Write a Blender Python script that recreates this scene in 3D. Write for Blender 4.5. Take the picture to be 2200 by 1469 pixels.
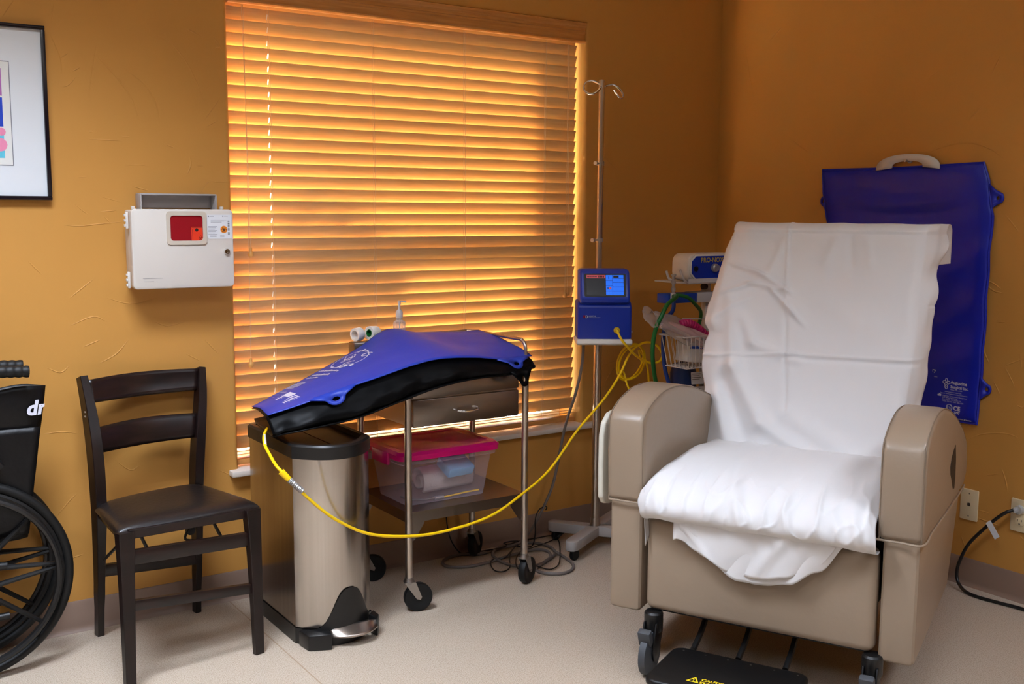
import bpy, bmesh, math, random
from mathutils import Vector, Matrix, noise

for o in list(bpy.data.objects):
    bpy.data.objects.remove(o, do_unlink=True)
SC = bpy.context.scene
COL = SC.collection
PI = math.pi
V = Vector
random.seed(7)

# ------------------------------------------------------------------ camera
FPX, YAW, PITCH, ROLL = 2270.65, math.radians(34.1226), math.radians(7.0302), math.radians(0.3091)
fw = V((math.sin(YAW) * math.cos(PITCH), math.cos(YAW) * math.cos(PITCH), -math.sin(PITCH)))
rt = V((math.cos(YAW), -math.sin(YAW), 0))
up = rt.cross(fw)
r2 = rt * math.cos(ROLL) + up * math.sin(ROLL)
u2 = -rt * math.sin(ROLL) + up * math.cos(ROLL)
cd = bpy.data.cameras.new('camera')
cam = bpy.data.objects.new('camera', cd)
COL.objects.link(cam)
M3 = Matrix((r2, u2, -fw)).transposed()
cam.matrix_world = Matrix.Translation((-3.5013, -3.5052, 1.3558)) @ M3.to_4x4()
cd.sensor_width = 36.0
cd.lens = FPX / 2200 * 36.0
cd.clip_start = 0.02
SC.camera = cam

# ------------------------------------------------------------------ view, world, sun
SC.view_settings.view_transform = 'Standard'
SC.view_settings.look = 'None'
SC.view_settings.gamma = 1.0
SC.view_settings.use_curve_mapping = False
SC.view_settings.exposure = 0.16
W = bpy.data.worlds.new('world')
SC.world = W
W.use_nodes = True
wn = W.node_tree.nodes
bg = wn['Background']
bg.inputs['Color'].default_value = (0.78, 0.88, 1.0, 1)
bg.inputs['Strength'].default_value = 2.2
sd = bpy.data.lights.new('sun', 'SUN')
sun = bpy.data.objects.new('sun', sd)
COL.objects.link(sun)
sd.energy = 330.0
sd.color = (1.0, 0.93, 0.80)
sd.angle = math.radians(0.6)
SUN_TRAVEL = V((-0.80, -0.72, -0.80)).normalized()
sun.rotation_euler = (-SUN_TRAVEL).to_track_quat('Z', 'Y').to_euler()


def room_light(name, x, y, z, sx, sy, power, spread, col=(1.0, 0.955, 0.90)):
    d = bpy.data.lights.new(name, 'AREA')
    d.shape = 'RECTANGLE'
    d.size, d.size_y = sx, sy
    d.energy = power
    d.spread = math.radians(spread)
    d.color = col
    o = bpy.data.objects.new(name, d)
    COL.objects.link(o)
    o.location = (x, y, z)
    return o


CEIL = 2.72
LAMPC = (0.875, 0.99, 1.18)
LAMPS = [(-3.25, -1.25), (-2.70, -2.75), (-0.95, -3.35), (-4.4, -3.2)]
room_light('ceiling_lamp_light', LAMPS[0][0], LAMPS[0][1], CEIL - 0.03, 1.12, 0.52, 45, 115, LAMPC)
room_light('ceiling_lamp_light', LAMPS[1][0], LAMPS[1][1], CEIL - 0.03, 1.12, 0.52, 14, 135, LAMPC)
room_light('ceiling_lamp_light', LAMPS[3][0], LAMPS[3][1], CEIL - 0.03, 1.12, 0.52, 30, 140, LAMPC)  # added panel: frontal fill for the back sheet and walls
room_light('ceiling_lamp_light', LAMPS[2][0], LAMPS[2][1], CEIL - 0.03, 1.12, 0.52, 22, 140, LAMPC)  # added panel: brightens the right floor and right wall


# ------------------------------------------------------------------ materials
def s2l(c):
    return tuple(((x / 255) / 12.92 if x / 255 <= 0.04045 else ((x / 255 + 0.055) / 1.055) ** 2.4) for x in c)


def mat(name, rgb, rough=0.5, metal=0.0, spec=0.5, bump=0.0, bscale=60.0, var=0.0, vscale=8.0, stretch=None, emit=None, estr=0.0, alpha=1.0, trans=0.0, coat=0.0, sheen=0.0):
    m = bpy.data.materials.new(name)
    m.use_nodes = True
    nt = m.node_tree
    b = nt.nodes['Principled BSDF']
    c = s2l(rgb)
    b.inputs['Base Color'].default_value = (*c, 1)
    b.inputs['Roughness'].default_value = rough
    b.inputs['Metallic'].default_value = metal
    b.inputs['Specular IOR Level'].default_value = spec
    b.inputs['Alpha'].default_value = alpha
    b.inputs['Transmission Weight'].default_value = trans
    b.inputs['Coat Weight'].default_value = coat
    if sheen:
        b.inputs['Sheen Weight'].default_value = sheen
    if emit:
        b.inputs['Emission Color'].default_value = (*s2l(emit), 1)
        b.inputs['Emission Strength'].default_value = estr
    if bump or var:
        tc = nt.nodes.new('ShaderNodeTexCoord')
        mp = nt.nodes.new('ShaderNodeMapping')
        nt.links.new(tc.outputs['Object'], mp.inputs['Vector'])
        if stretch:
            mp.inputs['Scale'].default_value = stretch
        if bump:
            n = nt.nodes.new('ShaderNodeTexNoise')
            n.inputs['Scale'].default_value = bscale
            n.inputs['Detail'].default_value = 3
            nt.links.new(mp.outputs[0], n.inputs['Vector'])
            bp = nt.nodes.new('ShaderNodeBump')
            bp.inputs['Strength'].default_value = bump
            bp.inputs['Distance'].default_value = 0.01
            nt.links.new(n.outputs['Fac'], bp.inputs['Height'])
            nt.links.new(bp.outputs[0], b.inputs['Normal'])
        if var:
            n = nt.nodes.new('ShaderNodeTexNoise')
            n.inputs['Scale'].default_value = vscale
            n.inputs['Detail'].default_value = 4
            nt.links.new(mp.outputs[0], n.inputs['Vector'])
            mx = nt.nodes.new('ShaderNodeMix')
            mx.data_type = 'RGBA'
            mx.inputs[6].default_value = (*[x * (1 - var) for x in c], 1)
            mx.inputs[7].default_value = (*[min(1, x * (1 + var)) for x in c], 1)
            nt.links.new(n.outputs['Fac'], mx.inputs[0])
            nt.links.new(mx.outputs[2], b.inputs['Base Color'])
    return m


def clear_mat(name, rgb, opacity, rough=0.15, gloss=0.5, edge=0.35):
    """clear or tinted plastic film / thin glass: part see-through, part diffuse, with a facing-dependent sheen"""
    m = bpy.data.materials.new(name)
    m.use_nodes = True
    nt = m.node_tree
    nt.nodes.clear()
    out = nt.nodes.new('ShaderNodeOutputMaterial')
    tr = nt.nodes.new('ShaderNodeBsdfTransparent')
    tint = [0.82 + 0.18 * x for x in s2l(rgb)] if opacity < 0.4 else [x ** 0.6 for x in s2l(rgb)]
    tr.inputs[0].default_value = (*tint, 1)
    b = nt.nodes.new('ShaderNodeBsdfPrincipled')
    b.inputs['Base Color'].default_value = (*s2l(rgb), 1)
    b.inputs['Roughness'].default_value = rough
    b.inputs['Specular IOR Level'].default_value = gloss
    lw = nt.nodes.new('ShaderNodeLayerWeight')
    lw.inputs['Blend'].default_value = 0.25
    ma = nt.nodes.new('ShaderNodeMath')
    ma.operation = 'MULTIPLY_ADD'
    ma.inputs[1].default_value = edge
    ma.inputs[2].default_value = opacity
    ma.use_clamp = True
    nt.links.new(lw.outputs['Facing'], ma.inputs[0])
    mx = nt.nodes.new('ShaderNodeMixShader')
    nt.links.new(ma.outputs[0], mx.inputs[0])
    nt.links.new(tr.outputs[0], mx.inputs[1])
    nt.links.new(b.outputs[0], mx.inputs[2])
    nt.links.new(mx.outputs[0], out.inputs[0])
    return m


def floor_mat():
    m = bpy.data.materials.new('speckled_vinyl')
    m.use_nodes = True
    nt = m.node_tree
    b = nt.nodes['Principled BSDF']
    b.inputs['Roughness'].default_value = 0.42
    b.inputs['Specular IOR Level'].default_value = 0.35
    tc = nt.nodes.new('ShaderNodeTexCoord')
    n1 = nt.nodes.new('ShaderNodeTexNoise')
    n1.inputs['Scale'].default_value = 270
    n1.inputs['Detail'].default_value = 3
    nt.links.new(tc.outputs['Object'], n1.inputs['Vector'])
    r = nt.nodes.new('ShaderNodeValToRGB')
    r.color_ramp.elements[0].position = 0.30
    r.color_ramp.elements[0].color = (*s2l((154, 134, 114)), 1)
    r.color_ramp.elements[1].position = 0.70
    r.color_ramp.elements[1].color = (*s2l((200, 186, 168)), 1)
    e = r.color_ramp.elements.new(0.46)
    e.color = (*s2l((180, 163, 143)), 1)
    e = r.color_ramp.elements.new(0.56)
    e.color = (*s2l((191, 175, 157)), 1)
    nt.links.new(n1.outputs['Fac'], r.inputs[0])
    v = nt.nodes.new('ShaderNodeTexVoronoi')
    v.inputs['Scale'].default_value = 120
    nt.links.new(tc.outputs['Object'], v.inputs['Vector'])
    lt = nt.nodes.new('ShaderNodeMath')
    lt.operation = 'LESS_THAN'
    lt.inputs[1].default_value = 0.17
    nt.links.new(v.outputs['Distance'], lt.inputs[0])
    mul = nt.nodes.new('ShaderNodeMath')
    mul.operation = 'MULTIPLY'
    mul.inputs[1].default_value = 0.35
    nt.links.new(lt.outputs[0], mul.inputs[0])
    mx = nt.nodes.new('ShaderNodeMix')
    mx.data_type = 'RGBA'
    mx.inputs[7].default_value = (*s2l((96, 72, 54)), 1)
    nt.links.new(mul.outputs[0], mx.inputs[0])
    nt.links.new(r.outputs[0], mx.inputs[6])
    # welded seam of the sheet flooring
    sx = nt.nodes.new('ShaderNodeSeparateXYZ')
    nt.links.new(tc.outputs['Object'], sx.inputs[0])
    ad = nt.nodes.new('ShaderNodeMath')
    ad.operation = 'ADD'
    ad.inputs[1].default_value = 2.3215
    nt.links.new(sx.outputs[0], ad.inputs[0])
    ab = nt.nodes.new('ShaderNodeMath')
    ab.operation = 'ABSOLUTE'
    nt.links.new(ad.outputs[0], ab.inputs[0])
    l2 = nt.nodes.new('ShaderNodeMath')
    l2.operation = 'LESS_THAN'
    l2.inputs[1].default_value = 0.0022
    nt.links.new(ab.outputs[0], l2.inputs[0])
    m5 = nt.nodes.new('ShaderNodeMath')
    m5.operation = 'MULTIPLY'
    m5.inputs[1].default_value = 0.55
    nt.links.new(l2.outputs[0], m5.inputs[0])
    m2 = nt.nodes.new('ShaderNodeMix')
    m2.data_type = 'RGBA'
    m2.inputs[7].default_value = (*s2l((140, 104, 62)), 1)
    nt.links.new(m5.outputs[0], m2.inputs[0])
    nt.links.new(mx.outputs[2], m2.inputs[6])
    nt.links.new(m2.outputs[2], b.inputs['Base Color'])
    return m


def wood_mat(name, dark, light, rough, axis_stretch, coat=0.0):
    m = mat(name, light, rough=rough, coat=coat)
    nt = m.node_tree
    b = nt.nodes['Principled BSDF']
    tc = nt.nodes.new('ShaderNodeTexCoord')
    mp = nt.nodes.new('ShaderNodeMapping')
    mp.inputs['Scale'].default_value = axis_stretch
    n = nt.nodes.new('ShaderNodeTexNoise')
    n.inputs['Scale'].default_value = 14
    n.inputs['Detail'].default_value = 6
    n.inputs['Distortion'].default_value = 0.6
    r = nt.nodes.new('ShaderNodeValToRGB')
    r.color_ramp.elements[0].position = 0.3
    r.color_ramp.elements[0].color = (*s2l(dark), 1)
    r.color_ramp.elements[1].position = 0.7
    r.color_ramp.elements[1].color = (*s2l(light), 1)
    nt.links.new(tc.outputs['Object'], mp.inputs['Vector'])
    nt.links.new(mp.outputs[0], n.inputs['Vector'])
    nt.links.new(n.outputs['Fac'], r.inputs[0])
    nt.links.new(r.outputs[0], b.inputs['Base Color'])
    return m


def steel_mat(name, rgb, rough, aniso):
    m = mat(name, rgb, rough=rough, metal=1.0, var=0.24, vscale=9, stretch=(5, 5, 0.05))  # vertical streaks in the colour stand in for reflections of the room
    nt = m.node_tree
    b = nt.nodes['Principled BSDF']
    b.inputs['Anisotropic'].default_value = aniso
    t = nt.nodes.new('ShaderNodeTangent')
    t.direction_type = 'RADIAL'
    t.axis = 'Z'
    nt.links.new(t.outputs[0], b.inputs['Tangent'])
    return m


def cord_mat():
    m = bpy.data.materials.new('white_braided_cord')
    m.use_nodes = True
    nt = m.node_tree
    nt.nodes.clear()
    out = nt.nodes.new('ShaderNodeOutputMaterial')
    d = nt.nodes.new('ShaderNodeBsdfDiffuse')
    t = nt.nodes.new('ShaderNodeBsdfTranslucent')
    for n_ in (d, t):
        n_.inputs[0].default_value = (0.85, 0.83, 0.8, 1)
    mx = nt.nodes.new('ShaderNodeMixShader')
    mx.inputs[0].default_value = 0.5
    nt.links.new(d.outputs[0], mx.inputs[1])
    nt.links.new(t.outputs[0], mx.inputs[2])
    nt.links.new(mx.outputs[0], out.inputs[0])
    return m


def slat_mat():
    """thin painted-wood slats: opaque wood with a little light coming through"""
    m = wood_mat('blind_wood', (206, 160, 102), (217, 174, 118), 0.5, (0.6, 8, 8))
    nt = m.node_tree
    b = nt.nodes['Principled BSDF']
    out = nt.nodes['Material Output']
    tl = nt.nodes.new('ShaderNodeBsdfTranslucent')
    tl.inputs[0].default_value = (*s2l((232, 172, 104)), 1)
    mx = nt.nodes.new('ShaderNodeMixShader')
    mx.inputs[0].default_value = 0.035
    nt.links.new(b.outputs[0], mx.inputs[1])
    nt.links.new(tl.outputs[0], mx.inputs[2])
    nt.links.new(mx.outputs[0], out.inputs[0])
    return m


MT = dict(
    wall=mat('tan_wall_paint', (202, 146, 72), rough=0.55, spec=0.3, bump=0.16, bscale=5.0, var=0.04, vscale=3),
    ceil=mat('ceiling_tile', (190, 186, 178), rough=0.8),
    floor=floor_mat(),
    base=mat('taupe_vinyl_base', (142, 117, 101), rough=0.45),
    sill=mat('white_sill_paint', (214, 202, 190), rough=0.4),
    slat=slat_mat(),
    val=wood_mat('valance_wood', (190, 126, 62), (206, 145, 78), 0.4, (0.5, 9, 9)),
    cord=mat('blind_cord', (206, 178, 140), rough=0.8),
    knob=wood_mat('tassel_wood', (200, 140, 70), (220, 165, 90), 0.4, (4, 4, 1)),
    cordlit=cord_mat(),
    frame_white=mat('window_vinyl', (232, 234, 236), rough=0.4),
    glass=clear_mat('window_glass', (235, 245, 245), 0.02, 0.03, 0.5, 0.1),
    black=mat('black_plastic', (20, 19, 19), rough=0.38),
    lidblk=mat('matte_black_lid', (11, 10, 10), rough=0.3, spec=0.10),
    blackm=mat('black_satin', (16, 15, 15), rough=0.45, spec=0.4),
    rubber=mat('black_rubber', (14, 14, 14), rough=0.55, spec=0.35),
    greyrub=mat('grey_rubber', (66, 68, 72), rough=0.6),
    blkcover=mat('black_smooth_vinyl', (7, 7, 8), rough=0.42, spec=0.10, bump=0.05, bscale=10),
    vinylblk=mat('black_vinyl_fabric', (12, 11, 12), rough=0.42, spec=0.28, bump=0.25, bscale=24),
    steel=mat('stainless_steel', (196, 186, 176), rough=0.30, metal=1.0, bump=0.03, bscale=30, stretch=(1, 1, 40)),
    brushed=steel_mat('brushed_steel', (190, 183, 176), 0.20, 0.25),
    brushed_h=mat('brushed_steel_panel', (150, 140, 132), rough=0.30, metal=1.0, bump=0.03, bscale=40, stretch=(0.6, 20, 20)),
    chrome=mat('chrome', (225, 222, 220), rough=0.12, metal=1.0),
    zinc=mat('zinc_plate', (170, 165, 160), rough=0.35, metal=1.0),
    espresso=wood_mat('espresso_wood', (10, 5, 5), (28, 13, 11), 0.36, (3, 3, 0.8)),
    espressoh=wood_mat('espresso_wood_rail', (12, 6, 5), (34, 16, 13), 0.34, (0.8, 3, 5)),
    seatblk=mat('dark_brown_vinyl', (28, 22, 21), rough=0.33, bump=0.08, bscale=90),
    white=mat('white_plastic', (222, 218, 212), rough=0.4),
    offwhite=mat('grey_white_plastic', (205, 200, 196), rough=0.42),
    grey=mat('grey_painted_metal', (172, 167, 164), rough=0.4),
    ivory=mat('ivory_plastic', (222, 204, 166), rough=0.4),
    ivory_dark=mat('ivory_slot', (52, 44, 34), rough=0.6),
    cab=mat('cabinet_white', (214, 207, 198), rough=0.38),
    cab_in=mat('chute_grey', (168, 162, 160), rough=0.5),
    bez=mat('bezel_beige', (204, 192, 176), rough=0.4),
    red=mat('red_plastic', (150, 26, 34), rough=0.18),
    red2=mat('red_orange_label', (226, 58, 30), rough=0.4),
    orange=mat('orange_label', (236, 138, 34), rough=0.5),
    paper=mat('paper_white', (226, 228, 232), rough=0.6),
    ink=mat('black_ink', (22, 20, 22), rough=0.6),
    inkgrey=mat('grey_ink', (126, 128, 136), rough=0.7),
    blue=mat('blue_vinyl_fabric', (32, 58, 166), rough=0.46, bump=0.10, bscale=16, spec=0.45),
    navy=mat('navy_vinyl_fabric', (18, 34, 172), rough=0.40, bump=0.12, bscale=18, spec=0.45),
    print_=mat('white_print', (214, 214, 226), rough=0.5),
    boxblue=mat('blue_housing', (18, 48, 160), rough=0.35),
    boxblue2=mat('blue_bezel', (38, 66, 186), rough=0.32),
    screen=mat('screen_glass', (40, 44, 50), rough=0.12, emit=(40, 42, 46), estr=0.6),
    scr_blue=mat('screen_blue', (20, 90, 220), rough=0.2, emit=(20, 104, 232), estr=0.75),
    scr_red=mat('screen_red', (170, 70, 80), rough=0.2, emit=(168, 66, 76), estr=0.6),
    scr_dark=mat('screen_dark', (12, 14, 20), rough=0.2, emit=(12, 16, 24), estr=0.4),
    yellow=mat('yellow_cable', (250, 206, 10), rough=0.38),
    cordgrey=mat('grey_cord', (112, 103, 98), rough=0.5),
    silver=mat('silver_sleeve', (190, 190, 190), rough=0.3, metal=0.8),
    beige=mat('taupe_upholstery', (153, 134, 114), rough=0.36, spec=0.45, bump=0.05, bscale=70),
    seam=mat('taupe_piping', (128, 110, 92), rough=0.5),
    traywhite=mat('tray_white', (214, 210, 196), rough=0.4),
    sheet=mat('white_cotton', (226, 224, 224), rough=0.9, spec=0.1, bump=0.05, bscale=420),
    yprint=mat('yellow_print', (244, 214, 30), rough=0.5),
    pinklid=clear_mat('pink_lid_plastic', (214, 16, 112), 0.80, 0.22, 0.5, 0.2),
    clearbox=clear_mat('frosted_clear_plastic', (232, 216, 226), 0.13, 0.25, 0.4, 0.35),
    film=clear_mat('clear_plastic_film', (235, 228, 222), 0.20, 0.12, 0.7, 0.55),
    clearpl=clear_mat('clear_plastic', (225, 228, 232), 0.26, 0.12, 0.6, 0.5),
    drape=mat('light_blue_drape', (128, 190, 240), rough=0.6),
    towel=mat('white_towel', (214, 204, 200), rough=0.9, bump=0.2, bscale=160),
    towelg=mat('grey_towel', (126, 122, 132), rough=0.9),
    tape=mat('white_tape', (226, 222, 214), rough=0.6),
    tapecore=mat('tape_core', (96, 62, 50), rough=0.7),
    green=mat('green_hose', (12, 104, 40), rough=0.4),
    bluehose=mat('blue_hose', (20, 58, 140), rough=0.4),
    brkblue=mat('blue_bracket', (22, 70, 176), rough=0.4),
    magenta=mat('magenta_tube', (196, 34, 112), rough=0.4),
    pinkish=mat('pale_pink_mask', (214, 180, 176), rough=0.5),
    cyl=mat('navy_cylinder_paint', (18, 46, 96), rough=0.35),
    wirew=mat('white_wire', (220, 212, 206), rough=0.4),
    gold=mat('gold_lettering', (198, 170, 40), rough=0.4),
    artp=mat('print_purple', (176, 104, 176), rough=0.6, var=0.3, vscale=30),
    artb=mat('print_blue', (20, 62, 190), rough=0.6, var=0.2, vscale=30),
    artt=mat('print_turquoise', (92, 190, 214), rough=0.6, var=0.15, vscale=40),
    artk=mat('print_pink', (232, 140, 176), rough=0.6),
    matw=mat('picture_mat', (222, 226, 230), rough=0.7),
    matw2=mat('picture_sheet', (226, 226, 222), rough=0.7),
    pframe=mat('black_frame', (22, 16, 24), rough=0.22),
    lampd=mat('lamp_diffuser', (245, 240, 230), rough=0.5, emit=(255, 244, 228), estr=2.0),
    ext=mat('shade_dark_ground', (46, 46, 50), rough=0.9),  # ground lies in shade; that darkness is put into its colour
    leaf=mat('green_leaves', (70, 104, 44), rough=0.6, var=0.3),
    dkbrass=mat('nickel_fitting', (196, 190, 184), rough=0.3, metal=0.6),
)


# ------------------------------------------------------------------ builders
class B:
    def __init__(s):
        s.bm = bmesh.new()

    def merge(s, tmp, M=None):
        if M is not None:
            tmp.transform(M)
        me = bpy.data.meshes.new('tmp')
        tmp.to_mesh(me)
        tmp.free()
        s.bm.from_mesh(me)
        bpy.data.meshes.remove(me)
        return s

    def box(s, c, d, bev=0.0, seg=2, rot=None, M=None):
        t = bmesh.new()
        bmesh.ops.create_cube(t, size=1.0)
        for v in t.verts:
            v.co = V((v.co.x * d[0], v.co.y * d[1], v.co.z * d[2]))
        if bev:
            bmesh.ops.bevel(t, geom=list(t.edges), offset=bev, segments=seg, profile=0.5, affect='EDGES')
        X = Matrix.Translation(V(c))
        if rot is not None:
            X = X @ (rot.to_4x4() if isinstance(rot, Matrix) else Matrix.Rotation(rot, 4, 'Z'))
        if M is not None:
            X = M @ X
        return s.merge(t, X)

    def tube(s, pts, r, seg=8, closed=False, n=0, caps=True):
        P = [V(p) for p in pts]
        if n:
            P = catmull(P, n, closed)
        N = len(P)
        rad = r if callable(r) else (lambda q: r)
        T = []
        for i in range(N):
            a = P[(i - 1) % N] if (closed or i > 0) else P[i]
            b = P[(i + 1) % N] if (closed or i < N - 1) else P[i]
            d = b - a
            T.append(d.normalized() if d.length > 1e-9 else V((0, 0, 1)))
        nrm = T[0].orthogonal().normalized()
        rings = []
        for i in range(N):
            if i:
                q = T[i - 1].rotation_difference(T[i])
                nrm = (q @ nrm)
                nrm = (nrm - T[i] * nrm.dot(T[i])).normalized()
            bn = T[i].cross(nrm)
            rr = rad(i / max(1, N - 1))
            rings.append([s.bm.verts.new(P[i] + (nrm * math.cos(k * 2 * PI / seg) + bn * math.sin(k * 2 * PI / seg)) * rr) for k in range(seg)])
        for i in range(N - (0 if closed else 1)):
            A, C = rings[i], rings[(i + 1) % N]
            off = 0
            if closed and i == N - 1:
                off = min(range(seg), key=lambda o: (A[0].co - C[o].co).length)
            for k in range(seg):
                s.bm.faces.new((A[k], A[(k + 1) % seg], C[(k + 1 + off) % seg], C[(k + off) % seg]))
        if caps and not closed:
            s.bm.faces.new(list(reversed(rings[0])))
            s.bm.faces.new(rings[-1])
        return s

    def cyl(s, a, b, r, r2=None, seg=20):
        r2 = r if r2 is None else r2
        return s.tube([a, b], lambda q: r + (r2 - r) * q, seg)

    def lathe(s, prof, M=None, seg=24):
        t = bmesh.new()
        rings = []
        for (r, z) in prof:
            if r < 1e-6:
                rings.append([t.verts.new((0, 0, z))])
            else:
                rings.append([t.verts.new((r * math.cos(k * 2 * PI / seg), r * math.sin(k * 2 * PI / seg), z)) for k in range(seg)])
        for A, C in zip(rings, rings[1:]):
            for k in range(seg):
                k2 = (k + 1) % seg
                if len(A) == 1 and len(C) == 1:
                    continue
                if len(A) == 1:
                    t.faces.new((A[0], C[k2], C[k]))
                elif len(C) == 1:
                    t.faces.new((A[k], A[k2], C[0]))
                else:
                    t.faces.new((A[k], A[k2], C[k2], C[k]))
        bmesh.ops.recalc_face_normals(t, faces=list(t.faces))
        return s.merge(t, M)

    def prism(s, poly, h0, h1, M=None, bev=0.0, seg=2):
        t = bmesh.new()
        lo = [t.verts.new((p[0], p[1], h0)) for p in poly]
        hi = [t.verts.new((p[0], p[1], h1)) for p in poly]
        n = len(poly)
        t.faces.new(list(reversed(lo)))
        t.faces.new(hi)
        for i in range(n):
            t.faces.new((lo[i], lo[(i + 1) % n], hi[(i + 1) % n], hi[i]))
        bmesh.ops.recalc_face_normals(t, faces=list(t.faces))
        if bev:
            ed = [e for e in t.edges if abs(e.calc_face_angle(0)) > 0.5]
            bmesh.ops.bevel(t, geom=ed, offset=bev, segments=seg, profile=0.5, affect='EDGES')
        return s.merge(t, M)

    def grid(s, fn, nu, nv, wrap=False):
        g = [[s.bm.verts.new(fn(i / nu, j / nv)) for j in range(nv + 1)] for i in range(nu + (0 if wrap else 1))]
        R = len(g)
        for i in range(nu):
            for j in range(nv):
                s.bm.faces.new((g[i][j], g[(i + 1) % R][j], g[(i + 1) % R][j + 1], g[i][j + 1]))
        return s

    def quad(s, a, b, c, d):
        s.bm.faces.new([s.bm.verts.new(V(q)) for q in (a, b, c, d)])
        return s

    def make(s, name, m, parent=None, smooth=True, ang=0.7, thick=0.0, off=-1.0, sub=0):
        me = bpy.data.meshes.new(name)
        if thick == 0:
            pass
        off_v = V((0, 0, 0))
        p = parent
        while p is not None:
            off_v = off_v + V(p.location)
            p = p.parent
        if off_v.length > 0:
            s.bm.transform(Matrix.Translation(-off_v))
        s.bm.to_mesh(me)
        s.bm.free()
        if smooth:
            me.shade_smooth()
            me.set_sharp_from_angle(angle=ang)
        me.materials.append(m)
        o = bpy.data.objects.new(name, me)
        COL.objects.link(o)
        if parent is not None:
            o.parent = parent
        if sub:
            md = o.modifiers.new('sub', 'SUBSURF')
            md.levels = md.render_levels = sub
        if thick:
            md = o.modifiers.new('solid', 'SOLIDIFY')
            md.thickness = thick
            md.offset = off
        return o


def catmull(P, n, closed=False):
    out = []
    N = len(P)
    rng = N if closed else N - 1
    for i in range(rng):
        p0 = P[(i - 1) % N] if (closed or i > 0) else P[0] * 2 - P[1]
        p1, p2 = P[i], P[(i + 1) % N]
        p3 = P[(i + 2) % N] if (closed or i + 2 < N) else P[-1] * 2 - P[-2]
        for k in range(n):
            t = k / n
            out.append(0.5 * ((2 * p1) + (p2 - p0) * t + (2 * p0 - 5 * p1 + 4 * p2 - p3) * t * t + (3 * p1 - p0 - 3 * p2 + p3) * t ** 3))
    if not closed:
        out.append(P[-1].copy())
    return out


def lerp_pts(P, t):
    """smooth interpolation in a list of points by fraction of index"""
    n = len(P) - 1
    x = min(max(t, 0), 1) * n
    i = min(int(x), n - 1)
    f = x - i
    p0 = P[i - 1] if i > 0 else P[0] * 2 - P[1]
    p1, p2 = P[i], P[i + 1]
    p3 = P[i + 2] if i + 2 <= n else P[-1] * 2 - P[-2]
    return 0.5 * ((2 * p1) + (p2 - p0) * f + (2 * p0 - 5 * p1 + 4 * p2 - p3) * f * f + (3 * p1 - p0 - 3 * p2 + p3) * f ** 3)


def interp(tab, t):
    if t <= tab[0][0]:
        return tab[0][1]
    for (a, b), (c, d) in zip(tab, tab[1:]):
        if t <= c:
            f = (t - a) / (c - a)
            f = f * f * (3 - 2 * f)
            return b + (d - b) * f
    return tab[-1][1]


def tag(o, label, cat, group=None):
    o['label'] = label
    o['category'] = cat
    if group:
        o['group'] = group
    return o


def thing(name, loc, label, cat, group=None):
    o = bpy.data.objects.new(name, None)
    o.empty_display_size = 0.05
    o.location = loc
    COL.objects.link(o)
    return tag(o, label, cat, group)


def struct(o):
    o['kind'] = 'structure'
    return o


def frame(o, X, Y, Z=None):
    X = V(X).normalized()
    Y = V(Y).normalized()
    Z = X.cross(Y) if Z is None else V(Z)
    M = Matrix((X, Y, Z)).transposed().to_4x4()
    return Matrix.Translation(V(o)) @ M


def zto(o, d):
    """matrix that sends local Z to direction d at o"""
    return Matrix.Translation(V(o)) @ V(d).to_track_quat('Z', 'Y').to_matrix().to_4x4()


def add_text(b, body, size, fn, align='LEFT', shear=0.0, ext=0.0004, bold=0.0, space=1.0):
    """adds flat lettering to builder b; fn maps (x, y, h) in text units (metres) to world"""
    cu = bpy.data.curves.new('t', 'FONT')
    cu.body = body
    cu.size = size
    cu.align_x = align
    cu.shear = shear
    cu.offset = bold
    cu.space_character = space
    cu.resolution_u = 3
    ob = bpy.data.objects.new('t', cu)
    COL.objects.link(ob)
    dg = bpy.context.evaluated_depsgraph_get()
    me = bpy.data.meshes.new_from_object(ob.evaluated_get(dg))
    vs = [b.bm.verts.new(fn(v.co.x, v.co.y, ext)) for v in me.vertices]
    for p in me.polygons:
        try:
            b.bm.faces.new([vs[i] for i in p.vertices])
        except ValueError:
            pass
    bpy.data.objects.remove(ob, do_unlink=True)
    bpy.data.curves.remove(cu)
    bpy.data.meshes.remove(me)
    return b


def planef(M):
    return lambda x, y, h=0.0: M @ V((x, y, h))


def rrect(w, h, r, n=5, cx=0.0, cy=0.0):
    out = []
    for (sx, sy, a0) in ((1, 1, 0), (-1, 1, 90), (-1, -1, 180), (1, -1, 270)):
        for k in range(n + 1):
            a = math.radians(a0 + 90 * k / n)
            out.append((cx + sx * (w / 2 - r) + r * math.cos(a), cy + sy * (h / 2 - r) + r * math.sin(a)))
    return out


XZ = lambda x, y, z: frame((x, y, z), (1, 0, 0), (0, 0, 1))   # local x right, local y up, local z towards the room (-y)

# ================================================================== SETTING
WL, WR, WB, WT = -2.27, -0.77, 0.455, 2.122
XF, YF = -8.5, -8.5
struct(B().box(((XF) / 2, YF / 2 + 0.1, -0.05), (-XF + 0.4, -YF + 0.6, 0.1)).make('floor', MT['floor'], smooth=False))
struct(B().box((XF / 2, YF / 2, CEIL + 0.05), (-XF + 0.4, -YF + 0.4, 0.1)).make('ceiling', MT['ceil'], smooth=False))
b = B()
r = 0.014
arcL = [(WL - r + r * math.sin(a), r - r * math.cos(a)) for a in [k * PI / 12 for k in range(7)]]
arcR = [(WR + r - r * math.sin(a), r - r * math.cos(a)) for a in [k * PI / 12 for k in range(6, -1, -1)]]
b.prism([(XF, 0.0)] + arcL + [(WL, 0.2), (XF, 0.2)], WB, WT)
b.prism(arcR + [(0.2, 0.0), (0.2, 0.2), (WR, 0.2)], WB, WT)
b.box(((XF + 0.2) / 2, 0.1, (WT + CEIL) / 2), (0.2 - XF, 0.2, CEIL - WT))
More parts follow.
